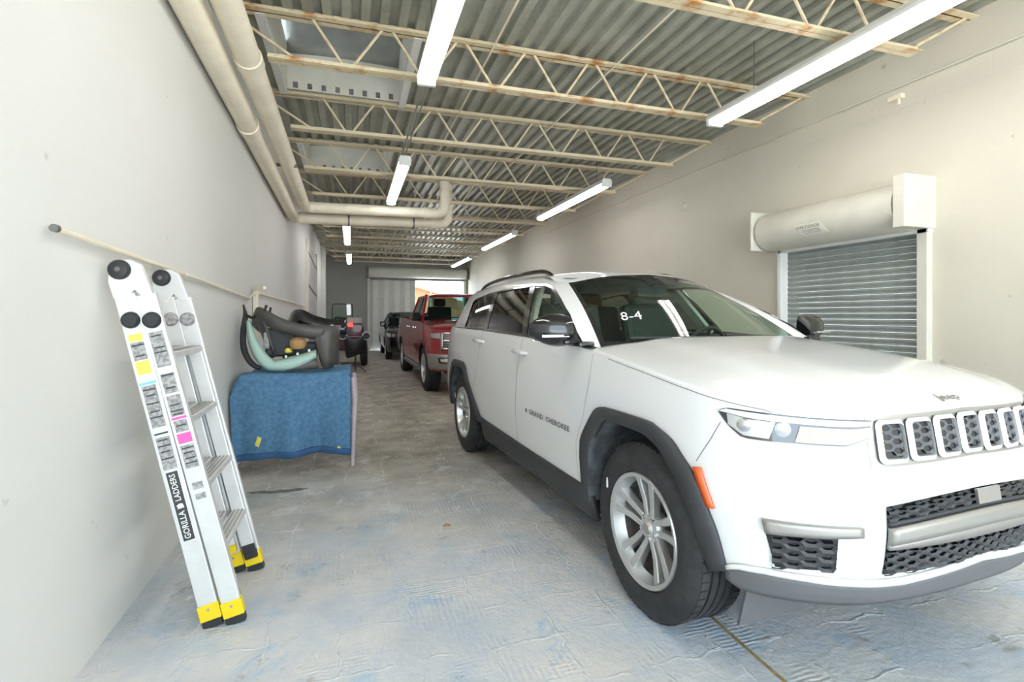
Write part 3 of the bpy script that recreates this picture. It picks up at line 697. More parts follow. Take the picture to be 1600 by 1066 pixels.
# black lower cladding, wheel flares, liners
for sd_ in (-1,1):
    f=lambda x,z,sd_=sd_:SUV.S(SUV.sx(x),z,sd_,.012)
    m=MB(); loft(m,[(-.47,.425),(-1.3,.432),(-2.45,.46)],[(-.47,.24),(-1.3,.25),(-2.45,.25)],f,6,30); m.build('sill_cladding','clad',suv,smooth=True,solid=.03)
    for A_,B_,nm in ((FA,FI,'front'),(RA,RI,'rear')):
        f=lambda x,z,sd_=sd_:SUV.S(SUV.sx(x),z,sd_,.022)
        m=MB(); loft(m,A_,B_,f,2); m.build('wheel_flare','clad',suv,smooth=True,solid=.02)
        # rim of the opening turning inward and the inner liner
        m=MB(); k=len(B_)-1
        def g(u,v,B_=B_,k=k,sd_=sd_):
            x,z=B_[int(round(u*k))]; p=SUV.S(SUV.sx(x),z,sd_,.02); return (p[0],sd_*(abs(p[1])-.42*v),p[2])
        m.grid(g,k,2); m.build('wheel_liner','liner',suv,smooth=True)
# under-body and nose skirt
m=MB(); m.box((-1.55,0,.36),(2.0,1.72,.22)); m.box((-3.95,0,.44),(.5,1.6,.2)); m.box((-1.7,0,.5),(4.6,1.0,.25)); m.build('underbody','black',suv)
sk=[(.0,.46),(.17,.445),(.4,.424),(.51,.424),(.64,.43),(.75,.437),(.86,.44),(.96,.43),(1.0,.41)]
sb=[(.0,.365),(.17,.36),(.4,.35),(.51,.345),(.64,.345),(.75,.345),(.86,.345),(.96,.35),(1.0,.375)]
A_=[(-s,z) for s,z in reversed(sk)][:-1]+sk; B_=[(-s,z) for s,z in reversed(sb)][:-1]+sb
m=MB(); loft(m,A_,B_,lambda s,z:SUV.S(s,z,-1,.014),5,70); m.build('front_skirt','skirt_lit',suv,smooth=True,solid=.02)
st=[(s,z+.030-.012*abs(s)) for s,z in A_]
m=MB(); loft(m,st,A_,lambda s,z:SUV.S(s,z,-1,.016),2,70); m.build('bumper_lip','whitem',suv,smooth=True,solid=.012)
m=MB(); m.add([(.50,-.80,.37),(.52,-.46,.37),(.50,-.46,.20),(.45,-.80,.17)],[(0,1,2,3)]); m.build('air_deflector','skirt_lit',suv,solid=.012)
m=MB(); m.add([(.50,.80,.37),(.52,.46,.37),(.50,.46,.20),(.45,.80,.17)],[(0,1,2,3)]); m.build('air_deflector','skirt_lit',suv,solid=.012)
for (x,y,sd_) in ((0,-.815,-1),(0,.815,1),(-3.083,-.815,-1),(-3.083,.815,1)):
    wheel(suv,(x,y,.39),sd_,.39,.250,.27,'suv',0)
m=MB(); m.tube([(0,-.7,.39),(0,.7,.39)],.05,10); m.tube([(-3.083,-.7,.39),(-3.083,.7,.39)],.06,10); m.build('axle','steel',suv)
# headlights
HT=[(1.028,1.016),(.996,1.030),(.90,1.024),(.814,1.018),(.73,1.012),(.646,1.007),(.55,1.003),(.475,.999)]
HB=[(1.026,1.012),(.985,.962),(.936,.924),(.85,.919),(.763,.917),(.67,.913),(.586,.910),(.492,.936)]
for sd_ in (-1,1):
    m=MB(); loft(m,HT,HB,lambda s,z:SUV.S(s,z,sd_,.003),3,24); hl=m.build('headlight','gloss',suv,smooth=True)
    ins=lambda P,Q,t:[tuple(lerp(a,b,t) for a,b in zip(p,q)) for p,q in zip(P,Q)]
    r=lambda t0,t1,n0,n1,off,mat_,nm,rows=2:loft(m,ins(HT,HB,t0)[n0:n1],ins(HT,HB,t1)[n0:n1],lambda s,z:SUV.S(s,z,sd_,off),rows,16)
    m=MB(); r(.05,.26,0,8,.010,0,0); m.build('running_light','whitem',hl,smooth=True)
    m=MB(); r(.34,.93,5,8,.008,0,0); m.build('reflector','lamp_reflection',hl,smooth=True)
    m=MB(); r(.34,.93,4,6,.009,0,0); m.build('reflector','lamp_reflection',hl,smooth=True)
    m=MB(); r(.30,.9,1,4,.005,0,0); m.build('reflector','chrome',hl,smooth=True)
    for s_,z_,rr in ((.93,.972,.026),(.80,.965,.028)):
        p=Vector(SUV.S(s_,z_,sd_,.0)); x,y,nx,ny=SUV.plan(s_); nn=Vector((nx,sd_*ny,0))
        m=MB(); m.tube([p-nn*.02,p+nn*.008,p+nn*.016],[rr,rr,rr*.55],16); m.build('projector','chrome',hl,smooth=True)
    m=MB(); loft(m,HT,HB,lambda s,z:SUV.S(s,z,sd_,.019),3,24); m.build('lens','lampglass',hl,smooth=True)
    m=MB(); loft(m,[(1.122,.780),(1.10,.72),(1.062,.635)],[(1.088,.785),(1.065,.72),(1.032,.64)],lambda s,z:SUV.S(s,z,sd_,.016),1,8); m.build('side_marker','amber',suv,smooth=True,solid=.012)
    # corner intake with silver brow
    fl=lambda s:tab([(.62,.482),(.83,.470)],s); fh=lambda s:.612
    m=MB(); loft(m,[(.64,.615),(.862,.606)],[(.64,.485),(.828,.472)],lambda s,z:SUV.S(s,z,sd_,.003),3,10); ig=m.build('corner_intake','gloss',suv,smooth=True)
    m=hexnet(SUV,sd_,.645,.84,fl,fh,.052,.036,.010,.016); m.build('honeycomb','satin' if 0 else 'clad',ig)
    m=MB(); loft(m,[(.566,.646),(.72,.648),(.872,.648)],[(.566,.612),(.72,.604),(.862,.598)],lambda s,z:SUV.S(s,z,sd_,.018),3,14); m.build('silver_brow','satin',ig,smooth=True,solid=.015)
# seven-slot grille
GW=.945; n7=7; pitch=GW/n7
for k in range(n7):
    c=-GW/2+pitch*(k+.5); z0=.848+.012*(1-abs(c)/.47); z1=1.0+.010*(1-abs(c)/.47)
    so,si=roundrect(c-pitch*.47,c+pitch*.47,z0,z1,.022),roundrect(c-pitch*.355,c+pitch*.355,z0+.018,z1-.012,.014)
    m=MB(); ring(m,so,si,lambda s,z:SUV.S(s,z,-1,.010),lambda s,z:SUV.S(s,z,-1,.022))
    ring(m,si,si,lambda s,z:SUV.S(s,z,-1,.022),lambda s,z:SUV.S(s,z,-1,.004)); g=m.build('grille_slot','frame_reflection',suv,smooth=True,angle=30)
    m=MB(); loft(m,[(c-pitch*.41,z1-.006),(c+pitch*.41,z1-.006)],[(c-pitch*.41,z0+.010),(c+pitch*.41,z0+.010)],lambda s,z:SUV.S(s,z,-1,.006),8,6); m.build('slot_backing','gloss',g)
    m=hexnet(SUV,-1,c-pitch*.345,c+pitch*.345,lambda s:z0+.020,lambda s:z1-.014,.044,.032,.0055,.013); m.build('honeycomb','web_grey',g)
gt=[(-.50,1.012),(0,1.024),(.50,1.012)]; gb=[(-.50,.836),(0,.848),(.50,.836)]
m=MB(); loft(m,gt,gb,lambda s,z:SUV.S(s,z,-1,.002),10,30); m.build('grille_panel','satin',suv,smooth=True)
# lower grille
lt=lambda s:.712+.030*(1-(s/.48)**2); lb=lambda s:.467+.02*(1-(s/.48)**2)*.3; LG=.478
S_=[-LG+2*LG*i/30 for i in range(31)]
m=MB(); loft(m,[(s,lt(s)) for s in S_],[(s,lb(s)) for s in S_],lambda s,z:SUV.S(s,z,-1,.003),4); lg=m.build('lower_grille','gloss',suv,smooth=True)
m=hexnet(SUV,-1,-LG,LG,lambda s:lt(s)-.052,lt,.042,.026,.007,.014); m.build('honeycomb','clad',lg)
m=hexnet(SUV,-1,-LG,LG,lb,lambda s:lb(s)+.098,.046,.032,.008,.014); m.build('honeycomb','clad',lg)
m=MB(); loft(m,[(s,lt(s)-.052) for s in S_],[(s,lt(s)-.068) for s in S_],lambda s,z:SUV.S(s,z,-1,.012),1); m.build('dark_strip','clad',lg,smooth=True,solid=.01)
m=MB(); loft(m,[(s,lt(s)-.068) for s in S_],[(s,lt(s)-.128) for s in S_],lambda s,z:SUV.S(s,z,-1,.026),3); m.build('silver_bar','satin',lg,smooth=True,solid=.02)
m=MB(); loft(m,[(s,lt(s)-.128) for s in S_],[(s,lb(s)+.098) for s in S_],lambda s,z:SUV.S(s,z,-1,.018),2); m.build('grey_bar','clad' if 0 else 'satin',lg,smooth=True,solid=.012)
m=MB(); loft(m,[(-.06,lt(0)+.0),(.075,lt(0))],[(-.06,lt(0)-.052),(.075,lt(0)-.052)],lambda s,z:SUV.S(s,z,-1,.020),1,6); m.build('radar_cover','satin',lg,solid=.01)
# greenhouse
def G(x,z,sd_,off=0): return (x,sd_*(gy(x,z)+off),z)
WT=[(-1.36,.615,1.615),(-1.27,.35,1.665),(-1.24,0,1.685)]   # windscreen top (right half, y positive)
WBt=[(-.58,.80,1.185),(-.46,.45,1.20),(-.41,0,1.205)]
def wsp(u,v,off=0):   # u across -1..1, v bottom..top
    a=abs(u); sg=1 if u>=0 else -1
    b=catmull([(p[0],p[1],p[2]) for p in reversed(WBt)],8); t=catmull([(p[0],p[1],p[2]) for p in reversed(WT)],8)
    k=a*16; i=min(15,int(k)); f=k-i
    pb=[lerp(b[i][j],b[i+1][j],f) for j in range(3)]; pt=[lerp(t[i][j],t[i+1][j],f) for j in range(3)]
    p=[lerp(pb[j],pt[j],v) for j in range(3)]; p[2]+=.022*math.sin(math.pi*v); p[0]+=.012*math.sin(math.pi*v)
    return (p[0]+off*.45,sg*p[1],p[2]+off*.9)
m=MB(); m.grid(lambda u,v:wsp(2*u-1,v),32,14); ws=m.build('windscreen','glassw',suv,smooth=True)
bb=MB(); bb.grid(lambda u,v:wsp(2*u-1,.0+.07*v,.002),32,1); bb.grid(lambda u,v:wsp(2*u-1,.955+.045*v,.002),32,1)
for a,b in ((-1,-.955),(.955,1)): bb.grid(lambda u,v:wsp(lerp(a,b,u),v,.002),1,14)
bb.grid(lambda u,v:wsp(lerp(-.16,.16,u),lerp(.80,.96,v),.002),6,2)
bb.build('windscreen_frit','gloss',ws,smooth=True)
def fn84(a,b): return wsp(-.62+a/.76,.34+b/.80,.004)
textobj('windscreen_marking','8-4',.115,fn84,'markwhite',ws,shear=.25,bold=False)
# side frames (pillars + roof rail side) between window outline and body outline
DL=[(-.60,1.207),(-.74,1.292),(-.88,1.372),(-1.02,1.442),(-1.153,1.503),(-1.29,1.560),(-1.40,1.597),(-1.52,1.620),(-1.72,1.630),(-2.24,1.626),(-2.81,1.605),(-3.31,1.562),(-3.40,1.54),(-3.22,1.25),(-2.45,1.245),(-1.48,1.228)]
OL=[(-.52,1.192),(-.64,1.262),(-.775,1.345),(-.91,1.42),(-1.05,1.495),(-1.19,1.566),(-1.30,1.612),(-1.42,1.650),(-1.72,1.680),(-2.24,1.694),(-2.9,1.682),(-3.6,1.64),(-3.95,1.60),(-4.02,1.24),(-2.45,1.232),(-1.48,1.215)]
def zroof(x): return tab([(-4.1,1.655),(-3.8,1.705),(-3.2,1.745),(-2.4,1.765),(-1.8,1.752),(-1.4,1.715),(-1.24,1.688)],x)
for sd_ in (-1,1):
    n=len(DL); m=MB()
    Vi=[G(x,z,sd_,-.004) for x,z in DL]; Vo=[]
    for i,(x,z) in enumerate(OL):
        if i<=7: # A pillar: outer edge follows windscreen border
            v=[0,.14,.30,.45,.60,.76,.88,1.0][i]; p=wsp(1.0,v); p=(p[0]-.004,sd_*abs(p[1]),p[2]+.004); Vo.append(p)
        else: Vo.append(G(x,z,sd_,-.02))
    Vm=[tuple((a+b)/2+(.012*sd_ if j==1 else .006 if j==2 else 0) for j,(a,b) in enumerate(zip(p,q))) for p,q in zip(Vi,Vo)]
    m.add(Vi+Vm+Vo,[(k*n+i,k*n+(i+1)%n,(k+1)*n+(i+1)%n,(k+1)*n+i) for k in range(2) for i in range(n)])
    # cheek joining pillar foot to the body
    m.add([G(-.52,1.192,sd_,0),wsp(1,0) if sd_>0 else wsp(-1,0),edge(-scw) if sd_>0 else edge(scw),G(-.60,1.19,sd_,0)],[(0,1,2),(0,2,3)])
    m.build('pillar_frame','suvwhite',suv,smooth=True,angle=35)
    # chrome/black window surround and windows
    DL2=[(x,z) for x,z in DL]
    m=MB(); A_=DL2+[DL2[0]]; cxm,czm=-2.0,1.42
    B_=[(x+(.018 if x<-2.9 else -.012 if x>-1.4 and z>1.25 else 0),z+(.016 if z<1.4 and x<-.62 else -.016)) for x,z in A_]
    loft(m,A_,B_,lambda x,z:G(x,z,sd_,.001),1); m.build('window_surround','gloss',suv,solid=.006)
    W_=[('front_door_window','glassf',[(-.62,1.212),(-.88,1.360),(-1.153,1.490),(-1.40,1.583),(-1.55,1.612),(-1.77,1.616)],[(-.64,1.212),(-.8,1.215),(-1.0,1.218),(-1.2,1.224),(-1.35,1.228),(-1.46,1.232)]),
        ('rear_door_window','glassd',[(-1.83,1.616),(-2.24,1.612),(-2.62,1.600)],[(-1.53,1.235),(-2.0,1.24),(-2.41,1.25)]),
        ('quarter_window','glassd',[(-2.69,1.597),(-3.0,1.578),(-3.36,1.545)],[(-2.49,1.25),(-2.8,1.252),(-3.22,1.256)])]
    for nm,mm,a,b in W_:
        m=MB(); loft(m,a,b,lambda x,z:G(x,z,sd_,-.010),6,10); m.build(nm,mm,suv,smooth=True)
    for a,b in (((-1.80,1.622),(-1.495,1.228)),((-2.655,1.604),(-2.45,1.245))):
        m=MB(); loft(m,[(a[0]+.05,a[1]),(b[0]+.05,b[1])],[(a[0]-.05,a[1]),(b[0]-.05,b[1])],lambda x,z:G(x,z,sd_,-.006),1,6); m.build('pillar_trim','gloss',suv,solid=.01)
    # roof rail
    zq=lambda x:lerp(tab(sorted(OL[7:13]),x),zroof(x),.36)
    P=[(-1.66,sd_*.60,zq(-1.66)-.012),(-1.76,sd_*.60,zq(-1.76)+.018),(-1.95,sd_*.605,zq(-1.95)+.034),(-2.6,sd_*.60,zq(-2.6)+.036),(-3.2,sd_*.585,zq(-3.2)+.036),(-3.5,sd_*.575,zq(-3.5)+.02),(-3.6,sd_*.57,zq(-3.6)-.01)]
    m=MB(); m.tube(catmull(P,6),.018,8); m.build('roof_rail','gloss',suv,smooth=True)
# roof skin
def roof(u,v):
    # u: front->rear, v right->left
    w=2*v-1; a=abs(w)
    xs=[p[0] for p in OL[7:13]]; 
    ex=lerp(-1.42,-3.95,u); 
    ez=tab(sorted(OL[7:13]),ex); ey=gy(ex,ez)-.02
    if u<.06:
        p=wsp(1,1); ey=lerp(p[1],ey,u/.06); ez=lerp(p[2]+.004,ez,u/.06)
    fx=lerp(wsp(w,1)[0],-1.42,1) if 0 else wsp(w,1)[0]-.002
    x=lerp(fx,-4.02+.05*a,u); zc=zroof(x)
    zt0=wsp(w,1)[2]+.004
    z=ez+(zc-ez)*(1-a**3.2)
    if u<.08: z=lerp(zt0,z,u/.08)
    return (x,w*ey,z)
m=MB(); m.grid(roof,40,28); m.build('roof','suvwhite',suv,smooth=True,angle=80)
m=MB(); m.add([G(-3.95,1.60,-1,-.02),G(-3.95,1.60,1,-.02),G(-4.02,1.24,1,-.02),G(-4.02,1.24,-1,-.02)],[(0,1,2,3)]); m.build('rear_window','glassd',suv)
m=MB(); m.grid(lambda u,v:(lerp(-3.9,-4.2,u),(2*v-1)*lerp(.80,.60,u),1.245),2,2); m.build('tailgate_shelf','suvwhite',suv)
# door mirrors
for sd_ in (-1,1):
    m=MB(); m.box((-.66,sd_*.90,1.215),(.18,.10,.03)); m.box((-.70,sd_*.955,1.225),(.12,.10,.03)); mo=m.build('door_mirror','gloss',suv,bevel=.01)
    m=MB(); 
    rings=[]
    for k in range(9):
        t=k/8; y=.945+.235*t; sz=(.35+.65*math.sin(math.pi*min(1,t*.62+.32))); sz*= (1-.25*t**6)
        hx=.095*sz; hz=.098*sz; c=(-.735-.02*t,sd_*y,1.290+.01*t)
        rings.append([(c[0]+hx*(math.cos(a) if math.cos(a)>0 else .35*math.cos(a)),c[1],c[2]+hz*math.copysign(abs(math.sin(a))**.7,math.sin(a))) for a in [2*math.pi*i/20 for i in range(20)]])
    V=[p for r_ in rings for p in r_]; F=[(i*20+j,i*20+(j+1)%20,(i+1)*20+(j+1)%20,(i+1)*20+j) for i in range(8) for j in range(20)]+[tuple(range(20)),tuple(range(160,180))]
    m.add(V,F); m.build('mirror_cap','gloss',mo,smooth=True,angle=60)
    m=MB(); m.grid(lambda u,v:(-.772,sd_*lerp(.97,1.15,u),lerp(1.23,1.35,v)),1,1); m.build('mirror_glass','chrome',mo,solid=.004)
    m=MB(); m.box((-.655,sd_*1.06,1.262),(.012,.17,.012)); m.build('turn_signal','chrome',mo)
    for x,z in ((-1.50,1.112),(-2.52,1.146)):
        p=SUV.S(SUV.sx(x),z,sd_,.03); m=MB(); m.tube([(x+.13,sd_*(abs(p[1])-.03),z-.004),(x+.10,p[1],z),(x-.08,p[1],z+.004),(x-.13,sd_*(abs(p[1])-.03),z+.006)],[.012,.017,.017,.012],10); m.build('door_handle','suvwhite',suv,smooth=True)
# badge lettering and hood emblem
for w_,c_ in (('GRAND',-1.165),('CHEROKEE',-.84)): textobj('badge_lettering',w_,.046,lambda a,b,c_=c_:SUV.S(SUV.sx(c_+a*1.35),.712+b,-1,.004),'labelb',suv,bold=True,spacing=1.1)
m=MB(); m.add([SUV.S(SUV.sx(x),z,-1,.004) for x,z in ((-1.345,.70),(-1.325,.70),(-1.325,.725),(-1.345,.725))],[(0,1,2,3)]); m.build('badge_plate','labelb',suv)
def hoodpt(v,u,off=.003): p=hood(u,v); return (p[0]+off,p[1],p[2]+off)
textobj('hood_emblem','Jeep',.075,lambda a,b:hoodpt(.5+a/1.55,.925-b/1.2),'steel',suv,bold=True)
# wipers
for y0,y1 in ((-.60,.05),(.0,.62)):
    P=[wsp(y0/.8,.075,.016),wsp((y0+y1)/2/.8,.055,.018),wsp(y1/.8,.045,.016)]; m=MB(); m.tube(P,.009,6); m.build('wiper','black',suv)
# cabin
m=MB(); m.prism([(-.50,.95),(-.50,1.15),(-.60,1.19),(-.95,1.17),(-1.05,1.08),(-1.05,.85)],1.56,lambda a,b,c:(a,c-.78,b)); m.build('dashboard','interior',suv,bevel=.02)
m=MB(); m.box((-2.2,0,.60),(3.2,1.66,.08)); m.build('cabin_floor','interior',suv)
for sd_ in (-1,1):
    m=MB(); m.grid(lambda u,v:(lerp(-.75,-3.7,u),sd_*.86,lerp(.6,1.21,v)),4,2); m.build('door_card','interior',suv,solid=.02)
m=MB(); m.lathe([(.175+.016*math.cos(t),.016*math.sin(t)) for t in [2*math.pi*k/8 for k in range(8)]],28,(0,0,0),'Z',True); m.tube([(-.16,0,0),(.16,0,0)],.014,8); m.tube([(0,-.16,0),(0,0,0)],.016,8); m.lathe([(0,.03),(.055,.02),(.06,-.02),(0,-.03)],16)
sw=m.build('steering_wheel','black',suv,smooth=True); sw.location=(-1.10,.39,1.13); sw.rotation_euler=(0,math.radians(-65),0)
def seat(x,y,w):
    m=MB(); m.box((x+.02,y,.86),(.52,w,.16)); s_=m.build('seat','interior',suv,bevel=.05)
    m=MB(); m.box((0,0,.30),(.13,w,.62)); b=m.build('backrest','interior',s_,bevel=.05); b.location=(x-.22,y,.88); b.rotation_euler=(0,math.radians(-14),0)
    for dy in ([0] if w<.7 else [-.38,.38]):
        m=MB(); m.box((x-.40,y+dy,1.52),(.10,.26,.17)); m.build('headrest','interior',s_,bevel=.035)
        m=MB(); m.tube([(x-.38,y+dy-.05,1.40),(x-.40,y+dy-.05,1.50)],.007,6); m.tube([(x-.38,y+dy+.05,1.40),(x-.40,y+dy+.05,1.50)],.007,6); m.build('headrest_post','chrome',s_)
seat(-1.45,-.39,.54); seat(-1.45,.39,.54); seat(-2.4,0,1.35)
m=MB(); m.box((-1.22,0,1.555),(.05,.26,.075)); m.tube([(-1.22,0,1.58),(-1.17,0,1.665)],.012,8); m.build('rear_view_mirror','black',suv,bevel=.01)
m=MB(); m.grid(lambda u,v:(lerp(-1.40,-3.8,u),(2*v-1)*.60,zroof(lerp(-1.40,-3.8,u))-.055),8,2); m.build('headliner','pillar_trim',suv)
for sd_ in (-1,1):
    m=MB(); loft(m,[(-1.84,1.60),(-1.60,1.24)],[(-1.72,1.61),(-1.50,1.24)],lambda x,z:G(x,z,sd_,-.06),1,6); m.build('inner_pillar','pillar_trim',suv,solid=.03)
# ------------------------------------------------------------------ ladder leaning on the left wall
LY0,LY1=2.57,3.07
lad=thing('folding_ladder','aluminium folding ladder with yellow feet leaning on the left wall','ladder',(-.545,2.82,0))
LO=Vector((-.545,2.82,0))
def Lp(x,y,z): return Vector((x,y,z))-LO
rails={'A':((-.592,.03),(-.918,1.46)),'B':((-.503,.04),(-.842,1.46))}
def railpt(r,z,du=0):
    (x0,z0),(x1,z1)=rails[r]; t=(z-z0)/(z1-z0); return lerp(x0,x1,t)+du*.974,z+du*.226
def rail_box(r,y,z0,z1,w,d,name,mt,parent=lad,off=0,bevel=.004):
    V=[]
    for z in (z0,z1):
        for du in (-w/2,w/2):
            x,zz=railpt(r,z,du+off)
            for yy in (y-d/2,y+d/2): V.append(Lp(x,yy,zz))
    m=MB(); m.add(V,[(0,1,3,2),(4,6,7,5),(0,4,5,1),(2,3,7,6),(0,2,6,4),(1,5,7,3)]); return m.build(name,mt,parent,bevel=bevel)
for y,nm in ((LY0,'near'),(LY1,'far')):
    for r in 'AB':
        rail_box(r,y,.10,1.47,.078,.030,'rail','alu')
        yi=y+(.034 if nm=='near' else -.034)
        rail_box(r,yi,.16 if r=='A' else .12,1.20,.062,.026,'inner_rail','alu')
        rail_box(r,yi,.12 if r=='A' else .08,.16,.062,.028,'inner_foot','yellow' if r=='A' else 'black')
        f=rail_box(r,y,.035,.105,.086,.040,'foot_cap','yellow')
        rail_box(r,y,.0,.036,.080,.036,'foot_pad','black',f)
        m=MB(); x,z=railpt(r,.085); m.lathe([(0,-.004),(.006,-.004),(.006,.004),(0,.004)],8,Lp(x,y-.021,z),'Y'); m.build('rivet','chrome',f)
        x,z=railpt(r,1.36); m=MB(); m.lathe([(0,-.018),(.026,-.018),(.034,-.010),(.036,0),(0,0)],18,Lp(x,y-.016 if nm=='near' else y-.016,z),'Y'); m.build('lock_knob','black' if nm=='near' else 'label',lad,smooth=True)
    # hinge plate and disc
    pts=[(-.978,1.52),(-.975,1.59),(-.95,1.615),(-.90,1.618),(-.862,1.60),(-.812,1.46),(-.848,1.45),(-.882,1.49),(-.92,1.44),(-.958,1.45)]
    m=MB(); m.prism(pts,.034,lambda a,b,c:Lp(a,y-.017+c,b)); h=m.build('hinge_plate','alu',lad,bevel=.004)
    m=MB(); m.lathe([(0,-.022),(.020,-.022),(.034,-.018),(.042,-.006),(.042,0),(0,0)],24,Lp(-.935,y-.018,1.573),'Y'); m.build('hinge_disc','black',h,smooth=True)
    m=MB(); m.lathe([(0,-.026),(.010,-.026),(.012,-.020),(0,-.02)],12,Lp(-.935,y-.018,1.573),'Y'); m.build('hinge_bolt','steel',h)
for r in 'AB':
    for k,z in enumerate((.335,.625,.915,1.205)):
        x,zz=railpt(r,z); dx=.045 if r=='B' else -.0
        m=MB(); m.box(Lp(x+(.0),(LY0+LY1)/2,zz),(.066,LY1-LY0-.02,.030)); m.build('rung','alu',lad,bevel=.006)
        m=MB()
        for q in (-.018,0,.018): m.box(Lp(x+q,(LY0+LY1)/2,zz+.0165),(.008,LY1-LY0-.03,.004))
        m.build('rung_tread','satin',lad)
# labels on the near rails
def lab(r,z0,z1,w,mt,off=0,name='label',d=.0015,lift=.016):
    V=[]
    for z in (z0,z1):
        for du in (-w/2,w/2):
            x,zz=railpt(r,z,du+off); V.append(Lp(x,LY0-lift,zz))
    m=MB(); m.add(V,[(0,1,3,2)]); return m.build(name,mt,lad,solid=-d)
lab('A',1.27,1.30,.05,'ylabel'); lab('A',1.19,1.265,.05,'label'); lab('A',1.13,1.185,.052,'ylabel'); lab('A',1.085,1.095,.062,'sky_label'); lab('A',.90,1.08,.052,'label'); lab('A',.868,.875,.052,'labelb'); lab('A',.735,.855,.052,'label'); lab('A',.715,.735,.052,'label')
lab('B',1.16,1.31,.052,'label'); lab('B',1.045,1.13,.052,'label'); lab('B',.945,1.035,.052,'label'); lab('B',.93,.94,.056,'pink'); lab('B',.875,.925,.050,'label'); lab('B',.825,.868,.054,'pink'); lab('B',.715,.815,.052,'label'); lab('B',.62,.65,.04,'label'); lab('B',.575,.60,.04,'label')
for i,z in enumerate((1.22,1.24,1.29,1.12,1.065,.99,.965,.95,.90,.80,.78,.755,.735)): lab('B',z,z+.006,.038 if i%3 else .046,'labelb',lift=.0178)
for i,z in enumerate((1.25,1.205,1.06,1.035,1.0,.965,.94,.84,.815,.79,.76)): lab('A',z,z+.006,.036 if i%2 else .046,'labelb',lift=.0178)
pl=lab('A',.395,.708,.050,'labelw',lift=.0165); lab('A',.400,.703,.044,'labelb',lift=.018)
a=math.atan2(1.43,-.326)
def ft(u,v):
    x,z=railpt('A',.552); return Lp(x+u*math.cos(a)-v*math.sin(a),LY0-.0205,z+u*math.sin(a)+v*math.cos(a))
textobj('brand_lettering','GORILLA',.031,lambda u,v:ft(u-.085,v*1.1),'labelw',pl,bold=True)
textobj('brand_lettering','LADDERS',.029,lambda u,v:ft(u+.085,v*1.1),'labelw',pl,bold=True)
m=MB(); q=[(-.009,-.014),(.010,-.011),(.012,.002),(.005,.014),(-.003,.010),(-.010,.012)]; m.add([ft(*p) for p in q],[tuple(range(6))]); m.build('brand_mark','labelw',pl)
# ------------------------------------------------------------------ covered work table with bumper parts
TB=thing('work_table','work table with dusty pink legs under a blue moving blanket','table',(-.48,5.28,0))
m=MB(); m.box((0.02,0.02,.822),(.90,.78,.03)); m.build('table_top','pinkpole',TB,bevel=.005)
for x,y in ((.505,-.35),(.515,.06),(-.36,.30),(.30,.33)):
    m=MB(); m.tube([(x-.02,y,.81),(x+.0,y-.005,.60),(x-.01,y-.01,.35),(x-.02,y,.0)],[.024,.028,.022,.018],10); m.build('leg','pinkpole',TB,smooth=True)
def blanket(u,v):
    u=min(1,u*1.0)
    # u across x ; v: 0 back edge on top -> .5 front edge -> 1 hem
    x=lerp(-.985,-.015,u); top=.864+.022*u+.010*math.sin(u*7)
    wave=.055*math.sin(u*9.5+.6)+.03*math.sin(u*19+1)
    hem=.125+.055*math.sin(max(0,u-.1)*3.6)**2+.02*math.sin(u*9)
    if v<.42:
        t=v/.42; y=lerp(5.72,4.90,t); z=top-.03*(1-t)+.010*math.sin(8*t+6*u)
    elif v<.55:
        t=(v-.42)/.13*math.pi/2; y=4.90-.055*math.sin(t); z=top-.055*(1-math.cos(t))
    else:
        t=(v-.55)/.45; y=4.815+wave*t**.7-.015*math.sin(t*3.1); z=lerp(top-.055,hem,t)
    e=max(0,(.09-u)/.09); z-=.13*e*e*(1 if v<.55 else (1-(v-.55)/.45)); x+=.02*e*((v-.5) if v>.5 else 0)
    x+=.03*(1-u)*max(0,v-.55)
    return (x,y,z)
m=MB(); m.grid(blanket,60,56); bl=tag(m.build('moving_blanket','denim',smooth=True,angle=180,solid=.012),'blue quilted moving blanket draped over the work table','blanket')
m=MB(); m.grid(lambda u,v:(lambda p:(p[0],p[1]-.004,p[2]))(blanket(u,lerp(.965,1.0,v))),60,3); m.build('edging','denim_dark',bl,smooth=True,solid=.018)
m=MB(); m.grid(lambda u,v:(lambda p:(p[0]+.004,p[1],p[2]))(blanket(lerp(.985,1,u),v)),2,40); m.build('edging','denim_dark',bl,smooth=True,solid=.016)
def tagq(u0,u1,v0,v1,rot):
    m=MB(); cu,cv=(u0+u1)/2,(v0+v1)/2
    V=[]
    for a_,b_ in ((u0,v0),(u1,v0),(u1,v1),(u0,v1)):
        du,dv=a_-cu,(b_-cv); p=blanket(cu+du*math.cos(rot)-dv*1.1*math.sin(rot),cv+dv*math.cos(rot)+du*math.sin(rot)*.9); V.append((p[0],p[1]-.012,p[2]))
    m.add(V,[(0,1,2,3)]); m.build('yellow_tag','ylabel',bl,solid=-.003)
tagq(.205,.24,.87,.925,.45); tagq(.885,.915,.955,.978,.5)
def ribbon(name,A,B,mt,parent,bul=0,th=.018,rows=4,n=26,off=(0,0,0)):
    A,B=resample(catmull(A,6),n),resample(catmull(B,6),n); m=MB()
    def g(u,v):
        i=int(round(u*n)); p=[lerp(a,b,v) for a,b in zip(A[i],B[i])]; p[1]-=bul*math.sin(math.pi*v); return tuple(x-o for x,o in zip(p,off))
    m.grid(g,n,rows); return m.build(name,mt,parent,smooth=True,solid=th,angle=50)
DZB=-.006
O1=(-.45,5.05,.90)
b1=thing('bumper_cover','dark grey plastic bumper cover arching over the mint green one','bumper',O1)
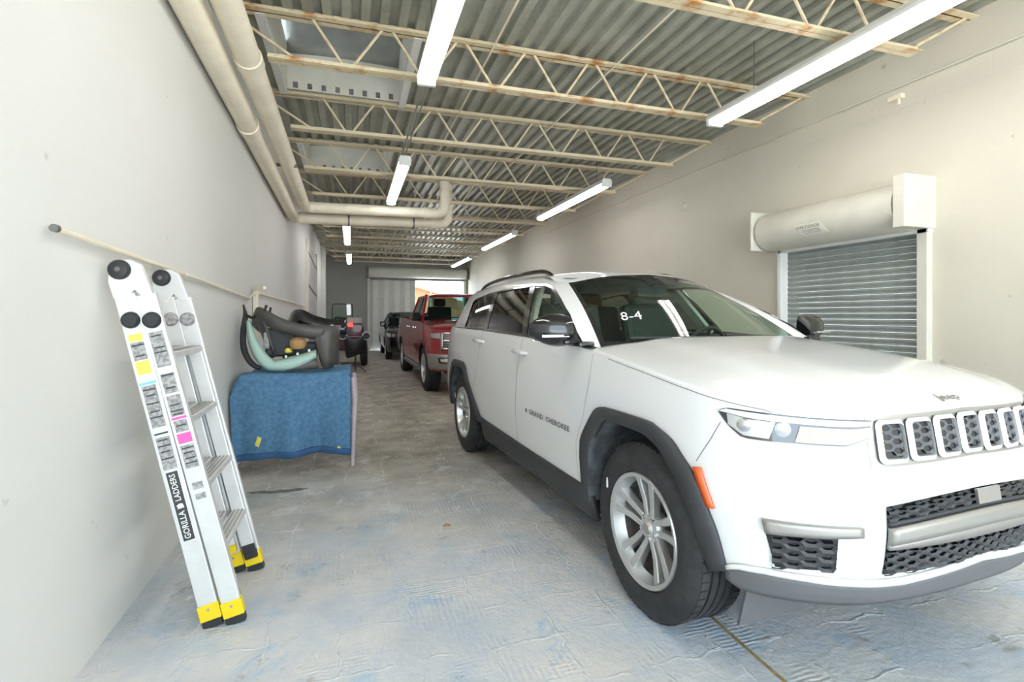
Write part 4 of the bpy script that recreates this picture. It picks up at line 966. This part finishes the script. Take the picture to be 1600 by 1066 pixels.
ribbon('upper_beam',[(-.90,5.30,1.30),(-.86,5.18,1.40),(-.81,5.08,1.462),(-.72,5.0,1.43),(-.60,4.94,1.365),(-.45,4.91,1.315),(-.30,4.91,1.298),(-.22,4.92,1.295)],[(-.80,5.30,1.20),(-.78,5.20,1.26),(-.755,5.08,1.30),(-.70,5.0,1.275),(-.60,4.94,1.235),(-.45,4.92,1.195),(-.33,4.92,1.17),(-.26,4.93,1.16)],'greyplastic',b1,.03,off=O1)
ribbon('end_panel',[(-.34,4.905,1.298),(-.25,4.90,1.295),(-.17,4.92,1.295),(-.12,4.99,1.295),(-.10,5.12,1.292)],[(-.285,4.95,1.00),(-.25,4.94,.905),(-.21,4.94,.900),(-.17,5.0,.91),(-.14,5.12,.93)],'greyplastic',b1,.015,off=O1)
ribbon('left_post',[(-.86,5.22,1.38),(-.83,5.12,1.42),(-.78,5.05,1.42)],[(-.72,5.20,.98),(-.69,5.10,1.0),(-.66,5.05,1.01)],'greyplastic',b1,.02,off=O1,n=10)
m=MB(); m.tube([Vector(p)-Vector(O1) for p in ((-.74,5.0,1.43),(-.73,5.02,1.475))],.012,6); m.tube([Vector(p)-Vector(O1) for p in ((-.70,5.0,1.41),(-.695,5.02,1.455))],.010,6); m.build('clip','black',b1)
m=MB(); m.box(Vector((-.62,5.12,1.14))-Vector(O1),(.26,.10,.26)); m.box(Vector((-.46,5.14,1.06))-Vector(O1),(.30,.08,.16)); m.build('inner_bracket','black',b1,bevel=.02)
m=MB(); m.box(Vector((-.735,5.06,1.16))-Vector(O1),(.05,.03,.15)); m.build('grey_insert','label',b1,bevel=.015)
O2=(-.6,4.95,.90)
b2=thing('bumper_skin','mint green painted bumper skin lying on the blue blanket','bumper',O2)
ribbon('skin',[(-.905,5.08,1.335),(-.885,5.0,1.22),(-.855,4.95,1.11),(-.80,4.91,1.00),(-.72,4.89,.915),(-.63,4.88,.900),(-.50,4.88,.903),(-.40,4.88,.945),(-.30,4.885,1.005)],[(-.865,5.06,1.345),(-.835,5.0,1.27),(-.79,4.95,1.17),(-.735,4.92,1.085),(-.68,4.90,1.02),(-.63,4.90,.998),(-.53,4.90,1.02),(-.41,4.90,1.050),(-.308,4.90,1.082)],'mint',b2,.035,off=O2,n=40)
ribbon('dark_insert',[(-.56,4.872,.905),(-.45,4.87,.945),(-.305,4.88,1.0)],[(-.54,4.885,.90),(-.42,4.885,.902),(-.285,4.895,.912)],'greyplastic',b2,.01,off=O2,n=10)
for x,z in ((-.555,1.022),(-.46,1.045),(-.365,1.073)):
    m=MB(); m.box(Vector((x,4.90,z))-Vector(O2),(.018,.012,.022)); m.build('white_clip','whitem',b2)
O3=(-.82,5.2,.90)
b3=thing('trim_strip','narrow black bumper trim strip standing against the left wall','trim strip',O3)
ribbon('strip',[(-.955,5.2,1.485),(-.945,5.17,1.40),(-.955,5.1,1.25),(-.945,5.05,1.10),(-.90,5.02,.99),(-.84,5.0,.925),(-.78,5.0,.90)],[(-.94,5.2,1.48),(-.905,5.17,1.38),(-.905,5.1,1.25),(-.895,5.05,1.12),(-.86,5.02,1.02),(-.81,5.0,.96),(-.76,5.0,.93)],'black',b3,.01,off=O3)
m=MB(); m.tube([Vector(p)-Vector(O3) for p in ((-.925,5.17,1.39),(-.87,5.14,1.365),(-.84,5.12,1.375))],.014,6); m.build('tab','black',b3)
O4=(-.35,5.55,.90)
b4=thing('spare_bumper','glossy black bumper piece lying behind the dark grey cover','bumper',O4)
ribbon('shell',[(-.62,5.62,1.34),(-.58,5.55,1.41),(-.53,5.50,1.445),(-.45,5.48,1.435),(-.35,5.47,1.385),(-.2,5.47,1.345),(-.05,5.5,1.335)],[(-.60,5.6,1.20),(-.56,5.52,1.22),(-.5,5.46,1.24),(-.42,5.44,1.24),(-.33,5.43,1.22),(-.2,5.43,1.20),(-.05,5.46,1.19)],'gloss',b4,.03,off=O4)
for x in (-.50,-.15):
    m=MB(); m.box(Vector((x,5.53,1.05))-Vector(O4),(.05,.05,.34)); m.build('support_foot','black',b4)
m=MB(); m.lathe([(0,-.05),(.055,-.045),(.075,-.01),(.07,.03),(.04,.055),(0,.06)],16,(-.465,4.985,1.125)); g=m.build('rag','tan',smooth=True); tag(g,'bunched tan rag tucked inside the dark bumper cover','rag')
m=MB(); m.lathe([(0,-.02),(.03,-.018),(.034,0),(.02,.02),(0,.024)],12,(-.545,4.99,1.065)); tag(m.build('tape_roll','ylabel',smooth=True),'small yellow tape roll inside the dark bumper cover','tape')
for o_ in (b1,b2,b3,b4): o_.location.z+=DZB
# ------------------------------------------------------------------ generic car for the vehicles further back
def quick_car(root,sh,zb,zt,paint,cab,hoodx,bulge,ns=110,cab_glass='glasst'):
    body_shell(sh,zb,zt,ns,12).build('body',paint,root,smooth=True,angle=60)
    s1,s0=sh.sy(hoodx[2]),sh.sx(hoodx[0])
    def E_(q):
        s=abs(q); x=sh.plan(s)[0]; return sh.S(s,zt(x,s),-1 if q>0 else 1)
    def hd(u,v):
        a,b=E_(lerp(s0,s1,u)),E_(-lerp(s0,s1,u)); c0,c1,d0,d1=E_(s0),E_(-s0),E_(s1),E_(-s1)
        c=[lerp(p,q,v) for p,q in zip(c0,c1)]; c[0]+=.1*math.sin(math.pi*v); d=E_(lerp(s1,-s1,v))
        P=[(1-v)*a[i]+v*b[i]+(1-u)*c[i]+u*d[i]-((1-u)*(1-v)*c0[i]+(1-u)*v*c1[i]+u*(1-v)*d0[i]+u*v*d1[i]) for i in range(3)]
        e=abs(2*v-1); P[2]+=bulge*(1-e**4)*(1-u**4); return tuple(P)
    m=MB(); m.grid(hd,20,24); m.build('hood',paint,root,smooth=True,angle=80)
    xa0,xa1,xc1,xc0,zbelt,zr,wb,wr,mids=cab
    f=lambda x,z:lerp(wb,wr,(z-zbelt)/(zr-zbelt))
    m=MB(); m.grid(lambda u,v:(lerp(xa0,xa1+.06,v)+.12*(1-(2*u-1)**2),(2*u-1)*lerp(wb,wr+.02,v)*.94,lerp(zbelt+.01,zr-.085,v)+.02*math.sin(math.pi*v)),16,8); m.build('windscreen',cab_glass,root,smooth=True)
    m=MB(); m.grid(lambda u,v:(lerp(xa1+.07,xc1,u)+.12*(1-u)*(1-(2*v-1)**2),(2*v-1)*wr,zr-.03+.045*(1-(2*v-1)**4)*min(1,.3+3*u)-.06*max(0,1-u/.13)**2),24,16); m.build('roof',paint,root,smooth=True,angle=80)
    m=MB(); m.grid(lambda u,v:(lerp(xc0,xc1,v),(2*u-1)*lerp(wb,wr,v)*.95,lerp(zbelt,zr-.02,v)),6,3); m.build('rear_window','glasst',root)
    for sd_ in (-1,1):
        g2=lambda x,z,o=0:(x,sd_*(f(x,z)+o),z)
        def q4(x0,z0,x1,z1,w0,w1,nm,mt,o=0):
            m=MB(); m.add([g2(x0-w0/2,z0,o),g2(x0+w0/2,z0,o),g2(x1+w1/2,z1,o),g2(x1-w1/2,z1,o)],[(0,1,2,3)]); m.build(nm,mt,root,solid=.04)
        q4(xa0-.02,zbelt,xa1-.02,zr-.02,.10,.09,'pillar',paint); q4(xc0+.05,zbelt,xc1+.05,zr-.02,.16,.14,'pillar',paint)
        for xm in mids[1:-1]: q4(xm,zbelt,xm-.04,zr-.04,.08,.07,'pillar','gloss')
        m=MB(); m.add([g2(xa1+.05,zr-.07),g2(xa1+.05,zr-.02),g2(xc1,zr-.02),g2(xc1,zr-.07)],[(0,1,2,3)]); m.build('roof_rail',paint,root,solid=.04)
        tops=[xa1]+[x-.04 for x in mids[1:-1]]+[xc1]; bots=[xa0]+list(mids[1:-1])+[xc0]
        for i in range(len(tops)-1):
            m=MB(); m.add([g2(bots[i]-.02,zbelt,-.015),g2(bots[i+1]+.02,zbelt,-.015),g2(tops[i+1]+.02,zr-.05,-.015),g2(tops[i]-.02,zr-.05,-.015)],[(0,1,2,3)]); m.build('side_window','glassd',root)
        m=MB(); m.box((xa0-.16,sd_*(wb+.10),zbelt+.10),(.10,.20,.17)); m.build('door_mirror','gloss',root,bevel=.04)
    m=MB(); m.box(((xa0+xc0)/2-.1,0,zbelt-.25),(abs(xc0-xa0)-.2,wb*1.7,.4)); m.build('cabin_tub','interior',root)
    for y in (-.4,.4):
        m=MB(); m.box((xa1-.28,y,zbelt+.10),(.14,.5,.42)); m.box((xa1-.30,y,zbelt+.40),(.10,.26,.17)); m.build('seat','interior',root,bevel=.04)
def arch_fn(cxs,R,base,zb0):
    def f(x,s):
        for c in cxs:
            if abs(x-c)<R: return max(zb0,base+math.sqrt(max(0,R*R-(x-c)**2)))
        return zb0
    return f
def liners(root,sh,cxs,R,base):
    for c in cxs:
        for sd_ in (-1,1):
            m=MB()
            def g(u,v):
                t=math.pi*u; x=c+R*math.cos(t); z=base+R*math.sin(t); p=sh.S(sh.sx(x),z,sd_,.004); return (p[0],sd_*(abs(p[1])-.4*v),max(.4,z))
            m.grid(g,18,1); m.build('wheel_liner','black',root,smooth=True)
# red pickup
PK=Shell([(.90,0),(.895,.3),(.87,.55),(.82,.74),(.70,.90),(.5,.97),(.2,1.0),(-.6,1.0),(-2.0,1.0),(-3.4,1.0),(-4.3,.99),(-4.7,.97),(-4.83,.90),(-4.88,.6),(-4.9,0)],
 [(.3,-.06),(.5,-.01),(.75,.012),(.95,.0),(1.05,-.015),(1.2,-.03),(1.4,-.05)],
 [(.3,-.06),(.45,0),(.6,.03),(.72,.02),(.78,-.02),(.9,-.02),(1.05,-.03),(1.15,-.06)],[(.3,-.05),(.6,0),(1.4,-.02)])
pk=thing('red_pickup','dark red pickup truck with chrome grille parked behind the white vehicle','car',(2.235,9.50,0),math.atan2(-.9999,.0154))
pz=[(-4.9,1.33),(-2.95,1.33),(-2.75,1.30),(-.6,1.255),(-.2,1.235),(.5,1.18),(.75,1.14),(.9,1.12)]
quick_car(pk,PK,arch_fn((0,-3.62),.50,.38,.42),lambda x,s:tab(pz,x),'red',(-.62,-1.28,-2.62,-2.80,1.255,1.83,.90,.70,(-.62,-1.72,-2.8)),(-.55,.7,.78),.07)
liners(pk,PK,(0,-3.62),.50,.38)
m=MB(); m.box((-1.8,0,.5),(4.8,1.3,.3)); m.box((-1.8,0,.44),(2.6,1.9,.12)); m.build('underbody','black',pk)
m=MB(); m.box((-3.85,0,.80),(2.05,1.6,.06)); m.build('bed_floor','black',pk)
for y in (-.98,.98):
    m=MB(); m.box((-3.85,y*.99,1.335),(2.0,.08,.03)); m.build('bed_rail','black',pk)
    m=MB(); m.tube([(-.6,y*1.0,.36),(-2.9,y*1.0,.36)],.045,10); m.build('side_step','steel',pk)
for (x,y,sd_) in ((0,-.85,-1),(0,.85,1),(-3.62,-.85,-1),(-3.62,.85,1)): wheel(pk,(x,y,.41),sd_,.41,.262,.28,'truck')
m=MB(); m.tube([(0,-.7,.41),(0,.7,.41)],.05,10); m.tube([(-3.62,-.7,.41),(-3.62,.7,.41)],.06,10); m.build('axle','steel',pk)
sfn=lambda o:(lambda s,z:PK.S(s,z,-1,o))
m=MB(); loft(m,[(-.80,1.085),(.80,1.085)],[(-.78,.80),(.78,.80)],sfn(.004),4,24); gr=m.build('grille','gloss',pk,smooth=True)
for z0,z1 in ((1.06,1.095),(.925,.965),(.79,.825)):
    m=MB(); loft(m,[(-.82,z1),(.82,z1)],[(-.82,z0),(.82,z0)],sfn(.022),2,24); m.build('chrome_bar','chrome',gr,smooth=True,solid=.02)
for s_ in (-1,1):
    m=MB(); loft(m,[(s_*.785,1.09),(s_*.825,1.09)],[(s_*.775,.79),(s_*.815,.79)],sfn(.022),4,4); m.build('chrome_post','chrome',gr,smooth=True,solid=.02)
    for z0,z1 in ((.98,1.08),):
        m=MB(); loft(m,[(s_*.84,z1),(s_*1.08,z1-.01)],[(s_*.84,z0),(s_*1.03,z0+.02)],sfn(.006),2,10); hl=m.build('headlight','chrome',pk,smooth=True)
        m=MB(); loft(m,[(s_*.84,z1),(s_*1.08,z1-.01)],[(s_*.84,z0),(s_*1.03,z0+.02)],sfn(.016),2,10); m.build('lens','lampglass',hl,smooth=True)
    m=MB(); loft(m,[(s_*.62,.66),(s_*.84,.66)],[(s_*.64,.56),(s_*.82,.57)],sfn(.05),2,8); fg=m.build('fog_lamp','gloss',pk,smooth=True,solid=.02)
    m=MB(); loft(m,[(s_*.66,.64),(s_*.80,.64)],[(s_*.67,.585),(s_*.79,.59)],sfn(.056),2,8); m.build('lens','whitem',fg,smooth=True,solid=.006)
for r0 in range(5):
    z=.985+.016*r0
    m=MB(); loft(m,[(-.77,z+.004),(.77,z+.004)],[(-.77,z-.004),(.77,z-.004)],sfn(.010),1,20); m.build('grille_wire','satin',gr)
    z=.845+.016*r0
    m=MB(); loft(m,[(-.77,z+.004),(.77,z+.004)],[(-.77,z-.004),(.77,z-.004)],sfn(.010),1,20); m.build('grille_wire','satin',gr)
bt=[(s/20*1.12,.715) for s in range(-20,21)]; bb_=[(s/20*1.10,.45) for s in range(-20,21)]
m=MB(); loft(m,bt,bb_,sfn(.035),6); m.build('chrome_bumper','satin',pk,smooth=True,solid=.03)
for x in (-1.30,-2.35):
    p=PK.S(PK.sx(x),1.14,-1,.02); 
    for sd_ in (-1,1):
        m=MB(); m.box((x-.1,sd_*abs(p[1]),1.14),(.2,.03,.03)); m.build('door_handle','chrome',pk,bevel=.008)
# dark crossover
NV=Shell([(.85,0),(.84,.3),(.80,.55),(.70,.74),(.5,.86),(.2,.90),(-.6,.90),(-2.0,.90),(-3.0,.90),(-3.5,.86),(-3.7,.7),(-3.75,0)],
 [(.25,-.06),(.4,-.01),(.7,.01),(.9,0),(1.05,-.03)],[(.25,-.08),(.4,.02),(.6,.03),(.75,.0),(.9,-.04),(1.0,-.1)],[(.25,-.05),(.6,0),(1.1,-.02)])
nv=thing('dark_car','dark navy crossover car parked behind the red pickup','car',(1.88,16.7,0),math.atan2(-1,.0))
nz=[(-3.75,1.05),(-2.5,1.04),(-.5,1.0),(.3,.92),(.7,.84),(.85,.80)]
quick_car(nv,NV,arch_fn((0,-2.75),.40,.33,.26),lambda x,s:tab(nz,x),'navy',(-.55,-1.35,-3.0,-3.5,1.0,1.50,.80,.58,(-.55,-1.75,-2.6,-3.5)),(-.5,.7,.6),.05,90)
liners(nv,NV,(0,-2.75),.40,.33)
m=MB(); m.box((-1.4,0,.36),(3.6,1.3,.2)); m.build('underbody','black',nv)
for (x,y,sd_) in ((0,-.77,-1),(0,.77,1),(-2.75,-.77,-1),(-2.75,.77,1)): wheel(nv,(x,y,.34),sd_,.34,.22,.22,'truck')
m=MB(); m.tube([(0,-.7,.34),(0,.7,.34)],.04,8); m.tube([(-2.75,-.7,.34),(-2.75,.7,.34)],.04,8); m.build('axle','steel',nv)
for s_ in (-1,1):
    m=MB(); loft(m,[(s_*.62,.80),(s_*1.02,.86)],[(s_*.66,.70),(s_*.98,.74)],lambda s,z:NV.S(s,z,-1,.008),2,8); m.build('headlight','chrome',nv,smooth=True)
m=MB(); loft(m,[(-.5,.72),(.5,.72)],[(-.45,.5),(.45,.5)],lambda s,z:NV.S(s,z,-1,.006),2,12); m.build('grille','gloss',nv,smooth=True)
# parked car outside in the yard
yc=thing('parked_car','dark car with a red lamp parked in the yard beyond the gate','car',(1.35,27,0),math.pi/2)
YS=Shell([(.85,0),(.80,.55),(.6,.8),(.2,.88),(-2.5,.88),(-3.2,.82),(-3.5,.6),(-3.55,0)],NV.ps,NV.pf,NV.pr)
quick_car(yc,YS,arch_fn((0,-2.7),.38,.33,.28),lambda x,s:tab(nz,x),'darkpaint',(-.5,-1.2,-2.6,-3.3,1.0,1.46,.78,.58,(-.5,-1.7,-3.3)),(-.5,.7,.6),.05,60)
for (x,y,sd_) in ((0,-.77,-1),(0,.77,1),(-2.7,-.77,-1),(-2.7,.77,1)): wheel(yc,(x,y,.34),sd_,.34,.22,.22,'truck')
m=MB(); m.box((-1.4,0,.36),(3.4,1.3,.2)); m.build('underbody','black',yc)
for s_ in (-1,1):
    m=MB(); m.box((-3.42,s_*.62,.86),(.12,.24,.12)); m.build('tail_light','tail',yc,bevel=.02)
# utility cart by the back wall
uc=thing('utility_cart','dark red utility cart with clear windscreen and lit tail lamp','cart',(-.12,15.4,0))
m=MB(); m.box((0,.0,.62),(.86,1.5,.40)); m.prism([(-.43,.80),(-.43,1.10),(-.36,1.16),(.36,1.16),(.43,1.10),(.43,.80)],.5,lambda a,b,c:(a,c-.80,b)); m.build('body','darkred',uc,bevel=.05)
m=MB(); m.box((0,.05,.95),(.74,.45,.14)); s_=m.build('seat','black',uc,bevel=.04)
m=MB(); m.box((0,.30,1.16),(.74,.10,.36)); m.build('backrest','black',s_,bevel=.04)
m=MB(); m.box((.18,-.62,1.24),(.40,.30,.16)); m.build('cargo_box','pillar_trim',uc,bevel=.03)
m=MB(); m.box((-.38,-.55,1.22),(.30,.34,.14)); m.build('seat_roll','black',uc,bevel=.05)
m=MB(); P=roundrect(-.40,.14,1.26,1.70,.07,4); m.tube([(a,-.45+(b-1.26)*.2,b) for a,b in P]+[(P[0][0],-.45+(P[0][1]-1.26)*.2,P[0][1])],.012,6,False); ws_=m.build('windscreen_frame','black',uc)
m=MB(); m.add([(a,-.45+(b-1.26)*.2,b) for a,b in P],[tuple(range(len(P)))]); m.build('windscreen_pane','glassw',ws_)
m=MB(); m.box((.08,-.815,1.12),(.13,.03,.10)); m.build('tail_lamp','tail',uc,bevel=.01)
for x in (-.44,.44):
    for y in (-.55,.55):
        m=MB(); m.lathe(tyre_profile(.30,.16,.18),28,(x,y,.30),'X'); m.lathe([(0,-.05),(.16,-.06),(.16,.06),(0,.05)],20,(x,y,.30),'X'); m.build('wheel','rubber',uc,smooth=True)
# black bumper cover on a stand
bs=thing('bumper_on_stand','black bumper cover with pale-rimmed ends propped on a metal stand','bumper',(.06,13.0,0))
A_=[(-.30,.12,.98),(-.26,.0,.97),(-.15,-.10,.86),(0,-.14,.80),(.14,-.10,.86),(.26,.0,.95),(.30,.12,.96)]; B_=[(-.20,.14,.36),(-.16,.0,.34),(-.1,-.08,.36),(0,-.12,.40),(.12,-.08,.44),(.24,.0,.46),(.28,.12,.46)]
ribbon('cover','x' if 0 else A_,B_,'black',bs,.06,.02) if 0 else ribbon('cover',A_,B_,'black',bs,.06,.02)
for x,z in ((-.27,.90),(.27,.88)):
    m=MB(); m.lathe([(0,-.05),(.085,-.05),(.10,-.02),(.10,.03),(0,.03)],18,(x,-.02,z),'Y'); e_=m.build('lamp_socket','black',bs,smooth=True)
    m=MB(); m.lathe([(.082,-.055),(.10,-.055),(.10,-.04),(.082,-.04)],18,(x,-.02,z),'Y',True); m.build('pale_rim','whitem',e_)
m=MB(); m.tube([(.02,.08,.02),(.02,.08,.80)],.022,8); m.tube([(-.28,.08,.86),(.28,.08,.86)],.02,8); m.build('stand_post','steel',bs)
for dx,dy in ((-.22,-.18),(.24,-.18),(0,.28)):
    m=MB(); m.tube([(.02,.08,.22),(.02+dx,.08+dy,.018)],.016,8); m.build('stand_leg','steel',bs)
# odds and ends on the floor
m=MB(); m.grid(lambda u,v:(-.42+.30*math.cos(2*math.pi*u)*math.sin(math.pi*v/2)*(1+.25*math.sin(5*u*6.28)),11.0+.34*math.sin(2*math.pi*u)*math.sin(math.pi*v/2),.012+.42*math.cos(math.pi*v/2)*(1+.12*math.sin(3*2*math.pi*u+6*v))),26,12); tag(m.build('plastic_heap','whitem',smooth=True,angle=180),'crumpled heap of pale plastic sheeting behind the covered table','sheeting')
m=MB(); P=[(1.575,2.5),(1.567,2.2),(1.572,1.98),(1.560,1.75),(1.556,1.53),(1.560,1.2)]; m.grid(lambda u,v:(lambda p:(p[0]+(v-.5)*.016,p[1],.0015))(resample(P,20)[int(round(u*20))]),20,1); m.build('joint_filler','crack',floor)
for (cx,cy,rx,ry,sd) in ((-.50,4.37,.17,.045,1),(-.70,4.40,.07,.03,2),(1.35,1.75,.0,.0,3)):
    if not rx: continue
    rnd=random.Random(sd); pts=[(cx+rx*math.cos(t)*(.7+.5*rnd.random()),cy+ry*math.sin(t)*(.6+.6*rnd.random())) for t in [2*math.pi*k/18 for k in range(18)]]
    m=MB(); m.prism(pts,.0016,lambda a,b,c:(a,b,c)); m.build('oil_stain','stain',floor)
m=MB(); m.grid(lambda u,v:(.56+.05*u+.01*v,3.32+.03*v*math.sin(math.pi*u),.004+.012*abs(v-.5)),6,2); tag(m.build('dry_leaf','tan'),'small curled dry leaf on the floor in mid aisle','leaf')
